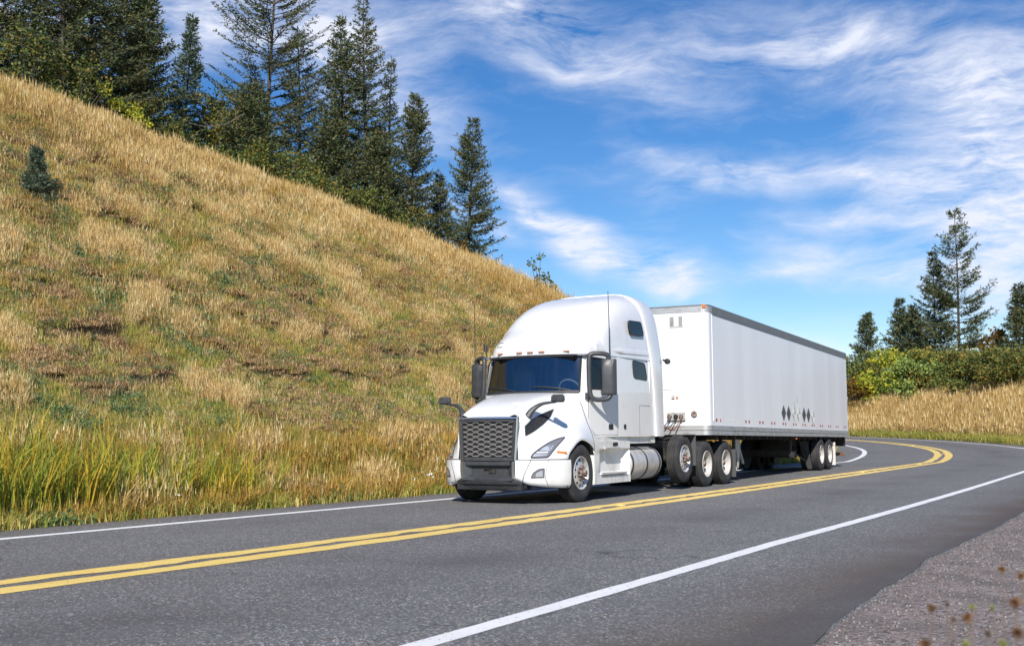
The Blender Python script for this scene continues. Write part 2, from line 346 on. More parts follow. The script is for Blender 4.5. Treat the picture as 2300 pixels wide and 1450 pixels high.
def asphalt():
    m = bpy.data.materials.new('asphalt'); m.use_nodes = True; nt = m.node_tree; b = nt.nodes['Principled BSDF']; b.inputs['Roughness'].default_value = .8
    N = nt.nodes.new; L = nt.links.new
    vo = N('ShaderNodeTexVoronoi'); vo.inputs['Scale'].default_value = 72; tc = N('ShaderNodeTexCoord'); L(tc.outputs['Object'], vo.inputs['Vector'])
    sep = N('ShaderNodeSeparateColor'); L(vo.outputs['Color'], sep.inputs[0])
    def rng(v, a, b_, c=0, d=1):
        r = N('ShaderNodeMapRange'); r.inputs[1].default_value = a; r.inputs[2].default_value = b_; r.inputs[3].default_value = c; r.inputs[4].default_value = d; L(v, r.inputs[0]); return r.outputs[0]
    base = rgbmix(nt, sep.outputs[0], (.058, .060, .060), (.215, .217, .213))
    base = rgbmix(nt, rng(sep.outputs[1], .87, .91), base, (.50, .48, .46))
    base = rgbmix(nt, rng(sep.outputs[2], .93, .96), base, (.30, .22, .16))
    big = nnoise(nt, .35, 5, lo=.38, hi=.68); base = rgbmix(nt, rng(big, 0, 1, 0, .35), base, (.105, .10, .098))
    mid = nnoise(nt, 2.2, 6, lo=.4, hi=.7); base = rgbmix(nt, rng(mid, 0, 1, 0, .35), base, (.185, .188, .184))
    # cracks, mostly gone but for patches
    wv = N('ShaderNodeTexNoise'); wv.inputs['Scale'].default_value = 1.3; wv.inputs['Detail'].default_value = 5; L(tc.outputs['Object'], wv.inputs['Vector'])
    wm = N('ShaderNodeVectorMath'); wm.operation = 'MULTIPLY_ADD'; L(wv.outputs['Color'], wm.inputs[0]); wm.inputs[1].default_value = (1.2, 1.2, 0); L(tc.outputs['Object'], wm.inputs[2])
    cv = N('ShaderNodeTexVoronoi'); cv.feature = 'DISTANCE_TO_EDGE'; cv.inputs['Scale'].default_value = .42; L(wm.outputs[0], cv.inputs['Vector'])
    cm = N('ShaderNodeMath'); cm.operation = 'MULTIPLY'; L(rng(cv.outputs['Distance'], .003, .009, 1, 0), cm.inputs[0]); L(nnoise(nt, .25, 3, lo=.52, hi=.62), cm.inputs[1]); base = rgbmix(nt, rng(cm.outputs[0], 0, 1, 0, .75), base, (.03, .028, .027))
    pt = nnoise(nt, .9, 6, stretch=(1, 1, 1), lo=.56, hi=.60); base = rgbmix(nt, rng(pt, 0, 1, 0, .10), base, (.07, .068, .068))
    at = N('ShaderNodeAttribute'); at.attribute_name = 'dirt'; base = rgbmix(nt, at.outputs['Fac'], base, (.105, .080, .060))
    at2 = N('ShaderNodeAttribute'); at2.attribute_name = 'oil'; base = rgbmix(nt, at2.outputs['Fac'], base, (.075, .07, .068))
    L(base, b.inputs['Base Color']); nbump(nt, b, vo.outputs['Distance'], .55, .006)
    return m
def paintline(name, c, c2):
    m = bpy.data.materials.new(name); m.use_nodes = True; nt = m.node_tree; b = nt.nodes['Principled BSDF']; b.inputs['Roughness'].default_value = .6
    nt.links.new(rgbmix(nt, nnoise(nt, 26, 6, rough=.65, lo=.60, hi=.66), rgbmix(nt, nnoise(nt, 2, 4, lo=.4, hi=.8), c, c2), (.20, .19, .17)), b.inputs['Base Color'])
    nbump(nt, b, nnoise(nt, 80, 2), .3, .004); return m
def gravel():
    m = bpy.data.materials.new('gravel'); m.use_nodes = True; nt = m.node_tree; b = nt.nodes['Principled BSDF']; b.inputs['Roughness'].default_value = .85
    N = nt.nodes.new; L = nt.links.new
    vo = N('ShaderNodeTexVoronoi'); vo.inputs['Scale'].default_value = 34; tc = N('ShaderNodeTexCoord'); L(tc.outputs['Object'], vo.inputs['Vector'])
    sep = N('ShaderNodeSeparateColor'); L(vo.outputs['Color'], sep.inputs[0])
    base = rgbmix(nt, sep.outputs[0], (.045, .042, .042), (.40, .375, .355)); base = rgbmix(nt, sep.outputs[1], base, (.27, .20, .175))
    L(rgbmix(nt, nnoise(nt, 1.5, 5, lo=.45, hi=.7), base, (.15, .13, .115)), b.inputs['Base Color'])
    nbump(nt, b, vo.outputs['Distance'], 1.0, -.02); return m
def soil():
    m = bpy.data.materials.new('hill_soil'); m.use_nodes = True; nt = m.node_tree; b = nt.nodes['Principled BSDF']; b.inputs['Roughness'].default_value = .95
    base = rgbmix(nt, nnoise(nt, .5, 6, lo=.35, hi=.65), (.24, .18, .08), (.15, .15, .05))
    base = rgbmix(nt, nnoise(nt, 3.0, 6, lo=.4, hi=.62), base, (.20, .135, .075))
    base = rgbmix(nt, nnoise(nt, 14.0, 4, lo=.5, hi=.68), base, (.06, .045, .025))
    nt.links.new(base, b.inputs['Base Color']); nbump(nt, b, nnoise(nt, 9, 6, rough=.7), 1.0, .12); return m
M['asphalt'] = asphalt(); M['white_line'] = paintline('white_road_paint', (.88, .87, .85), (.80, .79, .77)); M['yellow_line'] = paintline('yellow_road_paint', (.90, .66, .20), (.84, .58, .15))
M['gravel'] = gravel(); M['soil'] = soil()

# ------------------------------------------------------------------ setting
def build_ground():
    az = np.radians(np.concatenate([np.arange(-180, -34, 4.0), np.arange(-34, 34, .22), np.arange(34, 180.1, 4.0)]))
    r = np.concatenate([np.linspace(.3, 12, 30), np.arange(12.4, 100, .38), np.geomspace(101, 4000, 40)])
    A, Rr = np.meshgrid(az, r, indexing='ij'); X = Rr*np.sin(A); Y = Rr*np.cos(A); Z = terrain(X, Y)
    far = np.clip((Rr-150)/200, 0, 1); Z = Z*(1-far)+(-.5)*far
    n, m = X.shape; V = np.stack([X, Y, Z], -1).reshape(-1, 3)
    i, j = np.meshgrid(np.arange(n-1), np.arange(m-1), indexing='ij'); a = i*m+j
    F = np.stack([a, a+m, a+m+1, a+1], -1).reshape(-1, 4)
    cen = V[F].mean(1); s, o = road_so(cen[:, 0], cen[:, 1])
    me = np_mesh('ground', V, F, M['soil'], smooth=True); me.materials.append(M['gravel'])
    gv = ((o < EDGE_OUT+.6) & (o > -13) & (s < 10)).astype(np.int32)
    me.polygons.foreach_set('material_index', gv)
    tag(link('ground', me), kind='structure')
def strip(name, offs, s0, s1, step, dz, material, jitter=None, attrs=None):
    s = np.arange(s0, s1+1e-6, step); G = []
    for k, of in enumerate(offs):
        o = of(s) if callable(of) else np.full_like(s, of)
        G.append(road_pt(s, o, dz))
    G = np.array(G); n, m = G.shape[:2]; V = G.reshape(-1, 3)
    i, j = np.meshgrid(np.arange(n-1), np.arange(m-1), indexing='ij'); a = i*m+j
    F = np.stack([a, a+1, a+m+1, a+m], -1).reshape(-1, 4)
    me = np_mesh(name, V, F, material, smooth=True)
    if me.polygons[0].normal.z < 0: me.flip_normals()
    return me, V, s
def build_road():
    outer = lambda s: EDGE_OUT-.015*np.clip(-22-s, 0, 9)**1.6/1.1+.05*(fbm(s*1.3, s*0, 4, 4)-.5)*2+.035*np.sin(s*.7)
    inner = lambda s: EDGE_IN+.05*(fbm(s*1.1, s*0, 7, 3)-.5)*2
    cols = [inner, 5.0, 4.6, 4.0, 3.2, 2.5, 1.8, 1.1, .5, .2, 0, -.4, -1.2, -2, -2.8, -3.6, -4.0, -4.4, -4.8, -5.1, -5.4, -5.55, -5.66, outer]
    me, V, s = strip('road', cols, -60, 110, .3, 0.0, M['asphalt'])
    _, o = road_so(V[:, 0], V[:, 1])
    ns = fbm(V[:, 0]*1.2, V[:, 1]*1.2, 31, 4)
    dirt = np.clip((-o-4.5)/1.1, 0, 1)**1.2*1.0*np.clip(.7+1.6*(ns-.4), 0, 1.3); dirt = np.maximum(dirt, np.clip((o-4.5)/.7, 0, 1)*.55)
    dirt = np.maximum(dirt, .35*np.exp(-((o-.22)/.5)**2)*np.clip(ns*2-.4, 0, 1))
    oil = .55*np.exp(-((-o-2.0)/.45)**2)*np.clip(ns*2-.5, 0, 1)+np.clip((-o-5.5)/.2, 0, 1)*.6
    for c_ in (-1.1, -2.9, 1.35, 3.05): oil = np.maximum(oil, .16*np.exp(-((o-c_-.1*(ns-.5))/.28)**2)*np.clip(ns*1.6-.1, 0, 1))
    for nm, dat in (('dirt', dirt), ('oil', oil)):
        at = me.attributes.new(nm, 'FLOAT', 'POINT'); at.data.foreach_set('value', np.clip(dat, 0, 1).astype(np.float32))
    tag(link('road', me), kind='structure')
    # road edge thickness
    s_ = np.arange(-40, 60, .3); o_ = outer(s_); a = road_pt(s_, o_, 0.0); b = road_pt(s_, o_-.03, -.07); n = len(s_)
    V = np.concatenate([a, b]); F = np.array([(i, i+1, n+i+1, n+i) for i in range(n-1)])
    tag(link('road_edge', np_mesh('road_edge', V, F, M['asphalt'])), kind='structure')
    jt = lambda base, sd, a=.012: (lambda s: base(s)+a*(fbm(s*3.0, s*0, sd, 4)-.5)*2)
    lines = [('white_edge_line', lambda s: -4.0-.17*np.clip((-23-s)/7, 0, 1.3), .085, M['white_line'], -40, 105, .01), ('white_edge_line', lambda s: np.interp(s, [-22, -2, 12], [4.08, 3.66, 3.6]), .105, M['white_line'], -60, 105, .012),
             ('yellow_centre_line', lambda s: 0*s-.0, .15, M['yellow_line'], -60, 105, .03), ('yellow_centre_line', lambda s: 0*s+.46, .15, M['yellow_line'], -60, 105, .045)]
    for i, (nm, c, w, mt, a, b, j) in enumerate(lines):
        hi = jt(lambda s, c=c, w=w: c(s)+w, 40+i, j if i != 2 else j*2.2); lo = jt(lambda s, c=c, w=w: c(s)-w, 60+i, j if i != 3 else j*2.2)
        me, V, s = strip(nm, [hi, lo], a, b, .2, .004, mt)
        tag(link(nm, me), kind='structure')
build_ground(); build_road()
# ------------------------------------------------------------------ the lorry: shared wheel shapes
def tyre_mb(R, w, yo, grooves=4):
    """tyre with its outer face at y=yo, width w going inwards (to -y)"""
    m = MB(); ri = .293; pr = []
    pr += [(ri, yo-.035), (ri+.012, yo-.02), (ri+.05, yo-.006), (ri+.11, yo), (R-.075, yo-.006), (R-.03, yo-.02), (R-.008, yo-.036)]
    y = yo-.04; tw = w-.08; pitch = tw/(grooves+1); gw = .007
    for g in range(grooves+1):
        y0 = yo-.04-g*pitch; y1 = y0-pitch
        pr += [(R, y0-gw), (R, y1+gw)]
        if g < grooves: pr += [(R-.02, y1+gw-.002), (R-.02, y1-gw+.002)]
    pr += [(R-.008, yo-w+.036), (R-.03, yo-w+.02), (R-.075, yo-w+.006), (ri+.11, yo-w), (ri+.05, yo-w+.006), (ri, yo-w+.035)]
    m.lathe(pr, n=64); return m
def nuts(m, y, R=.142, r=.017, l=.05, n=10, mi=0):
    for k in range(n):
        a = 2*pi*(k+.5)/n; c = (R*cos(a), y, R*sin(a)); m.tube([c, (c[0], y+l*.6, c[2]), (c[0], y+l, c[2])], [r, r, r*.6], n=7, mi=mi)
def make_wheel(parent, loc, style, flip, R=.51):
    """style: steer (aluminium disc bulging out), dual (deep dish), trailer (deep dish, white)"""
    e = empty('wheel', loc, (0, 0, pi if flip else 0)); e.parent = parent
    w = .29; tyre_mb(R, w, 0.0, 4).build('tyre', M['rubber'], e, smooth=30)
    m = MB()
    if style == 'steer':
        m.lathe([(.295, -.04), (.296, -.012), (.288, -.006), (.278, -.012), (.272, -.05), (.262, -.075)], n=56)
        # disc with ten hand holes: ring grid with gaps
        nseg = 60; rings = [(.262, -.075), (.245, -.058), (.215, -.045), (.185, -.034), (.16, -.028), (.12, -.026), (.09, -.03)]
        G = [[(r*cos(2*pi*k/nseg), y, r*sin(2*pi*k/nseg)) for k in range(nseg+1)] for r, y in rings]
        m.grid(G, skip=lambda i, j: i in (1, 2) and (j % 6) in (2, 3))
        m.build('rim', M['alu'], e, smooth=30)
        d = MB(); d.lathe([(.26, -.10), (.12, -.10)], n=32); d.build('brake_drum', M['under'], e)
        h = MB(); h.lathe([(.085, -.03), (.08, .02), (.07, .045), (.06, .05), (.055, .08), (.04, .09), (0.001, .091)], n=24); nuts(h, -.027, R=.125, r=.014, l=.06)
        h.build('hub', M['rust'], e, smooth=30)
    else:
        rm = M['steelwheel'] if style == 'trailer' else M['alu']
        m.lathe([(.292, -.04), (.298, -.012), (.29, -.005), (.281, -.012), (.276, -.05), (.268, -.10), (.262, -.15), (.25, -.172), (.222, -.18), (.19, -.19), (.15, -.195), (.09, -.195)], n=56)
        m.build('rim', M['steelwheel'], e, smooth=30)
        h = MB(); h.lathe([(.095, -.195), (.09, -.12), (.075, -.10), (.065, -.06), (.045, -.05), (0.001, -.049)], n=24); nuts(h, -.195, l=.05)
        for k in range(10):
            a = 2*pi*k/10; c = Vector((.212*cos(a), -.1795, .212*sin(a))); h.tube([c, c+Vector((0, .003, 0))], .026, n=10)
        h.build('hub', M['rust'], e, smooth=30)
        t2 = tyre_mb(R, w, -.335, 4); t2.build('inner_tyre', M['rubber'], e, smooth=30)
    return e

# ------------------------------------------------------------------ tractor
TRUCK = tag(empty('semi_truck', (0.171, 20.464, 0), (0, 0, rad(240.42))), 'white long-nosed semi truck with a tall sleeper cab, pulling the white box trailer', 'semi truck')
T = TRUCK
# body side plan outline (x, y) from rear to the nose of the cab
OUT = [(-3.12, 1.22), (-2.6, 1.22), (-2.1, 1.215), (-1.7, 1.205), (-1.36, 1.185), (-1.0, 1.15), (-.64, 1.105), (-.52, 1.08), (-.455, 1.04), (-.41, .97), (-.33, .78), (-.255, .52), (-.21, .26), (-.195, 0)]
NO = len(OUT)
def out_pt(i, z):
    x, y = OUT[i]; up = max(z-1.97, 0); wx = [0, 0, 0, 0, 0, 0, .35, .7, .9, 1, 1, 1, 1, 1][i]
    return (x-.26*up*wx, y*(1-.055*up*(1 if i > 3 else .6)), z)
def side_y(x, z):
    xs = [o[0] for o in OUT[:10]]; ys = [o[1] for o in OUT[:10]]
    up = max(z-1.97, 0); return float(np.interp(x, xs, ys))*(1-.055*up*(1 if x > -1.7 else .6))
ZL = [1.14, 1.17, 1.32, 1.55, 1.80, 1.97, 2.03, 2.30, 2.58, 2.63, 2.70]
def cab_grid(): 
    G = []
    for z in ZL:
        G.append([out_pt(i, z) for i in range(NO)]+[(p[0], -p[1], p[2]) for p in [out_pt(i, z) for i in range(NO-2, -1, -1)]])
    return G
def build_cab():
    G = cab_grid(); ncol = len(G[0]); mb = MB()
    def skip(i, j):
        z0 = ZL[i]; jj = j if j < NO-1 else ncol-2-j
        if 5 <= i <= 8 and jj >= 9: return True            # windscreen opening
        if 6 <= i <= 7 and jj in (4, 5): return True       # door windows
        return False
    mb.grid(G, skip=skip)
    # rear wall, floor, roof deck
    mb.grid([[(-3.12, 1.22, z), (-3.12, -1.22, z)] for z in (1.14, 2.70)])
    mb.grid([[(-3.12, y, 1.14) for y in (1.22, -1.22)], [(-.45, y, 1.14) for y in (1.05, -1.05)]])
    mb.build('cab', M['paint'], T, smooth=30, merge=.001)
    # interior
    c = MB(); c.box((-1.6, 0, 2.64), (2.2, 2.1, .03)); c.box((-1.5, 0, 1.45), (1.9, 2.1, .04)); c.box((-2.4, 0, 2.05), (.05, 2.2, 1.25))
    c.box((-.62, 0, 1.80), (.34, 2.0, .36)); c.box((-.50, -.0, 1.93), (.18, 1.9, .05)); c.build('cabin_lining', M['dashm'], T)
    c = MB()
    for sy in (1,): c.grid([[(-1.40-.02*(k % 2), sy*(1.12-.05*k), z) for k in range(9)] for z in (1.95, 2.6)])
    c.grid([[(-2.0-.03*(k % 2), -1.1+.09*k, z) for k in range(26)] for z in (1.6, 2.6)]); c.build('curtain', M['curtain'], T)
    for sy in (.62, -.62):
        c = MB(); c.box((-1.25, sy, 2.05), (.16, .5, .8), rot=(0, .12, 0)); c.box((-1.22, sy, 2.5), (.12, .28, .2)); c.box((-1.0, sy, 1.68), (.5, .5, .14)); c.build('seat', M['dashm'], T, bevel=.04)
    w = MB(); ring = [(-.78+.10*sin(a), .60+.22*cos(a), 2.0+.2*sin(a)) for a in np.linspace(0, 2*pi, 25)]; w.tube(ring, .018, 6); w.build('steering_wheel', M['dashm'], T, smooth=True)
    v = MB(); v.box((-.60, 0, 2.565), (.10, 1.55, .15), rot=(0, .25, 0)); v.box((-.52, 0, 2.63), (.3, 1.8, .03)); v.build('sun_visor', M['black'], T)
    # windscreen
    zs = [1.965, 2.1, 2.25, 2.4, 2.55, 2.635]
    idx = list(range(9, NO)); pts = lambda z, off: [out_pt(i, z) for i in idx]+[(p[0], -p[1], p[2]) for p in [out_pt(i, z) for i in reversed(idx[:-1])]]
    def scr(z, off=0):
        P = catmull(pts(z, 0), 25); return [(p[0]+off, p[1]*(1+off*.5), p[2]) for p in P]
    g = MB(); g.grid([scr(z, .004) for z in zs]); g.build('windscreen', M['glass'], T, smooth=60)
    fr = MB(); bot = scr(1.965, .012); top = scr(2.635, .012)
    left = [catmull([scr(z, .012)[0] for z in zs], 12)]; loop = bot+[scr(z, .012)[-1] for z in zs[1:-1]]+list(reversed(top))+[scr(z, .012)[0] for z in reversed(zs[1:-1])]; loop.append(loop[0])
    fr.tube(loop, .024, 6); fr.build('windscreen_seal', M['black'], T, smooth=True)
    for y0, y1 in ((.85, .1), (-.25, -.95)):
        wp = MB(); P = [out_pt(13, 1.99)]
        def sp(y, z): 
            row = scr(z, .03); ys = [r[1] for r in row][::-1]; xs = [r[0] for r in row][::-1]; return (float(np.interp(y, ys, xs)), y, z)
        wp.tube([sp(y0, 1.985), sp((y0*2+y1)/3, 2.03), sp((y0+2*y1)/3, 2.055), sp(y1, 2.06)], [.014, .012, .010, .008], 6); wp.build('wiper', M['black'], T, smooth=True)
build_cab()

# roof fairing : cross sections lofted front to back
def build_roof():
    prof = [(-.345, 2.66), (-.335, 2.70), (-.35, 2.76), (-.40, 2.87), (-.48, 2.97), (-.66, 3.08), (-.90, 3.22), (-1.12, 3.38), (-1.36, 3.555), (-1.65, 3.71), (-2.0, 3.84), (-2.4, 3.94), (-2.8, 4.0), (-3.2, 4.03)]
    prof = catmull([(a, 0, b) for a, b in prof], 34)
    mb = MB(); G = []; nth = 41
    for k, (x, _, zt) in enumerate(prof):
        t = k/(len(prof)-1); row = []
        hgt = max(zt-2.66, .0); nexp = 3.7+1.3*min(1, hgt/1.2)
        for j in range(nth):
            th = pi*j/(nth-1); c = cos(th); s_ = sin(th); cc = math.copysign(abs(c)**(2/nexp), c); ss = abs(s_)**(2/nexp)
            w = float(np.interp(x, [-3.12, -2.0, -1.2, -.7, -.45, -.33], [1.218, 1.205, 1.16, 1.09, 1.04, 1.02])); bul = float(np.interp(x, [-2.6, -1.2, -.34], [.0, .12, .22]))
            tumble = 1-.10*(ss*hgt/1.35)
            y = cc*w*tumble; row.append((x-bul*abs(cc)**2.2-(.10*abs(cc)**8 if x > -1 else 0), y, 2.66+hgt*ss))
        G.append(row)
    mb.grid(G); mb.grid([[ (p[0], p[1], p[2]) for p in G[-1]], [(-3.12, p[1]*.98, 2.6) for p in G[-1]]])
    # underside lip
    mb.build('roof_fairing', M['paint'], T, smooth=50)
    # rear shroud : one shell over the back of the sleeper, sides and roof
    e = MB(); G = []
    for t, o in ((0, -.012), (.012, .012), (.05, .022), (.3, .026), (.6, .022), (.82, .010), (.93, -.02), (.985, -.07), (1, -.12)):
        row = []
        def put(y, z, ny, nz):
            xf = float(np.interp(z, [1.14, 2.0, 2.72, 3.4, 4.05], [-3.38, -3.32, -3.18, -3.05, -2.95])); xr = float(np.interp(z, [1.14, 2.2, 3.4, 3.8, 4.05], [-3.93, -3.92, -3.86, -3.80, -3.70]))
            row.append((xf+(xr-xf)*t, y+ny*o, z+nz*o))
        for z in (1.14, 1.6, 2.1, 2.45, 2.66): put(1.222, z, 1, 0)
        half = []
        for j in range(1, 30):
            th = pi*j/30; c = cos(th); s_ = sin(th); n_ = 5.0; cc = math.copysign(abs(c)**(2/n_), c); ss = abs(s_)**(2/n_); nv = Vector((0, cc, ss)).normalized() if abs(cc) > .05 or ss > .05 else Vector((0, 0, 1))
            put(cc*1.218*(1-.10*ss), 2.66+1.375*ss, nv.y, nv.z)
        for z in (2.66, 2.45, 2.1, 1.6, 1.14): put(-1.222, z, -1, 0)
        G.append(row)
    e.grid(G); e.build('rear_shroud', M['paint'], T, smooth=50)
    b = MB(); b.grid([[(p[0]+.05, p[1]*.9, p[2]*.985) for p in G[-1][::3]], [(p[0]+.05, 0, 2.2) for p in G[-1][::3]]]); b.build('sleeper_back', M['paint'], T)
    for sy in (1, -1):
        b = MB(); b.grid([[(x, sy*1.205, z) for x in (-3.05, -3.45)] for z in (1.15, 2.72)]); b.build('sleeper_corner', M['paint'], T)
build_roof()

def rpoly(pts, r=.05, n=4):
    """rounded polygon from corner list"""
    out = []; m = len(pts)
    for i in range(m):
        p = np.array(pts[i], float); a = np.array(pts[i-1], float); b = np.array(pts[(i+1) % m], float)
        da = a-p; db = b-p; la, lb = np.linalg.norm(da), np.linalg.norm(db); rr = min(r, la*.45, lb*.45); s = p+da/la*rr; e = p+db/lb*rr
        for k in range(n+1):
            t = k/n; out.append((1-t)**2*s+2*t*(1-t)*p+t*t*e)
    return [tuple(q) for q in out]
def fillpatch(poly, fn, rings=4, thick=None):
    """rings of a star-shaped polygon; fn(u,v)->3D point"""
    c = np.mean(np.array(poly), 0); mb = MB(); n = len(poly); V = []; F = []
    for k in range(rings):
        t = 1-k/rings
        for p in poly: q = c+(np.array(p)-c)*t; V.append(fn(q[0], q[1]))
    V.append(fn(c[0], c[1]))
    for k in range(rings-1):
        for i in range(n): F.append((k*n+i, k*n+(i+1) % n, (k+1)*n+(i+1) % n, (k+1)*n+i))
    for i in range(n): F.append(((rings-1)*n+i, (rings-1)*n+(i+1) % n, rings*n))
    mb.add(V, F); return mb
def side_patch(name, pts, m_, off=.006, r=.05, sy=1, rim=None, yfn=side_y, parent=None):
    poly = rpoly(pts, r); f = lambda u, v, o=off: (u, sy*(yfn(u, v)+o), v)
    mb = fillpatch(poly, f); 
    # skirt to the surface, so it has thickness
    n = len(poly); V = [f(*p) for p in poly]+[f(p[0], p[1], -.01) for p in poly]; mb.add(V, [(i, (i+1) % n, n+(i+1) % n, n+i) for i in range(n)])
    ob = mb.build(name, m_, parent or T, smooth=50, merge=.0005)
    if rim:
        t = MB(); L_ = [f(*p, off+.001) for p in poly]; L_.append(L_[0]); t.tube(L_, rim, 5, cap=False); t.build(name+'_seal', M['black'], ob, smooth=True)
    return ob
def roof_side_y(x, z): return 1.205-.09*max(0, (z-2.8)/1.25)**1.6
def line_on_side(name, path, w=.004, m_=None, yfn=side_y, sy=1, parent=None):
    t = MB(); t.tube([(x, sy*(yfn(x, z)+.001), z) for x, z in path], w, 4); return t.build(name, m_ or M['seal'], parent or T)
for sy in (1, -1):
    d = side_patch('door', [(-.50, 1.40), (-.50, 2.66), (-1.58, 2.68), (-1.58, 1.17), (-.70, 1.17)], M['paint'], .0, .03, sy)
    bpy.data.objects.remove(d)
def door(sy):
    # door skin below the window with its handle
    e = MB(); xs = [-1.56, -1.36, -1.0, -.75, -.56]; zs = [1.18, 1.4, 1.7, 2.0]
    e.grid([[(x, sy*(side_y(x, z)+.006), max(z, float(np.interp(x, [-.75, -.56], [1.18, 1.36])))) for x in xs] for z in zs])
    o = e.build('door', M['paint'], T, smooth=50)
    line_on_side('door_gap', [(-1.575, 2.66), (-1.575, 1.175), (-.73, 1.175), (-.545, 1.37), (-.545, 2.0)], .005, parent=o, sy=sy)
    h = side_patch('door_handle', [(-1.38, 1.275), (-1.38, 1.375), (-1.22, 1.375), (-1.22, 1.275)], M['black'], .014, .015, sy, parent=o)
    g = MB(); g.grid([[(x, sy*(side_y(x, z)-.012), z) for x in (-1.36, -1.0, -.63)] for z in (2.0, 2.3, 2.6)]); g.build('door_window', M['darkglass'] if sy > 0 else M['glass'], o)  # left pane near-black: the unlit cabin behind is put into its colour
    f = MB(); loop = [(-1.36, 2.02), (-1.36, 2.58), (-.72, 2.60), (-.62, 2.5), (-.62, 2.02), (-1.36, 2.02)]; f.tube([(x, sy*(side_y(x, z)+.004), z) for x, z in loop], .02, 5); f.build('window_seal', M['black'], o)
door(1); door(-1)
for sy in (1, -1):
    side_patch('sleeper_window', [(-2.34, 2.28), (-2.31, 2.63), (-2.93, 2.60), (-3.02, 2.26)], M['darkglass'], .006, .09, sy, rim=.008)
    side_patch('roof_window', [(-2.22, 3.13), (-2.16, 3.40), (-2.80, 3.42), (-2.90, 3.14)], M['darkglass'], .012, .08, sy, rim=.008, yfn=lambda x, z: roof_side_y(x, z))
    line_on_side('locker_gap', [(-3.12, 1.75), (-2.58, 1.75), (-2.58, 1.16)], .0045, sy=sy)
    line_on_side('roof_seam', [(-.55, 2.665), (-1.2, 2.672), (-2.2, 2.70), (-3.15, 2.725)], .005, sy=sy, yfn=lambda x, z: side_y(x, 2.6)+.004)
    side_patch('locker_latch', [(-1.93, 1.285), (-1.93, 1.375), (-1.84, 1.375), (-1.84, 1.285)], M['black'], .012, .02, sy)
    # crease band along the foot of the roof fairing
    c = MB(); xs = np.linspace(-.9, -3.1, 14); c.grid([[(x, sy*(side_y(x, 2.7)+o_*min(1, (-.9-x)/1.2+.1)), z+(.02*(-x-.9))) for x in xs] for z, o_ in ((2.70, -.002), (2.72, .028), (2.78, .030), (2.86, -.03))]); c.build('roof_skirt', M['paint'], T, smooth=50)
    # lower body skirt under the sleeper
    s_ = MB(); s_.box((-2.05, sy*1.145, 1.08), (2.9, .03, .15)); s_.build('cab_skirt', M['paint_dirty'], T, bevel=.006)
RO = [o for o in T.children if o.name == 'roof_fairing'][0]
RB = BVHTree.FromPolygons([v.co.copy() for v in RO.data.vertices], [tuple(p.vertices) for p in RO.data.polygons])
def roofpt(y, z, off=.004):
    h = RB.ray_cast(Vector((2, y, z)), Vector((-1, 0, 0))); n = h[1] if h[1].x > 0 else -h[1]; return h[0]+n*off
em = MB(); em.tube([roofpt(y, z) for y, z in ((-.83, 2.84), (-.845, 2.93), (-.79, 2.935), (-.70, 2.93))], .006, 4); em.tube([roofpt(y, z) for y, z in ((-.80, 2.845), (-.73, 2.84), (-.69, 2.86))], .006, 4); em.build('roof_emblem', M['dark'], T)
# marker lamps on the roof lip
for y, x in ((.70, -.435), (.235, -.335), (0, -.325), (-.235, -.335), (-.70, -.435)):
    m = MB(); m.box((x, y, 2.715), (.05, .125, .028)); m.build('marker_lamp', M['peach'], T, bevel=.008)

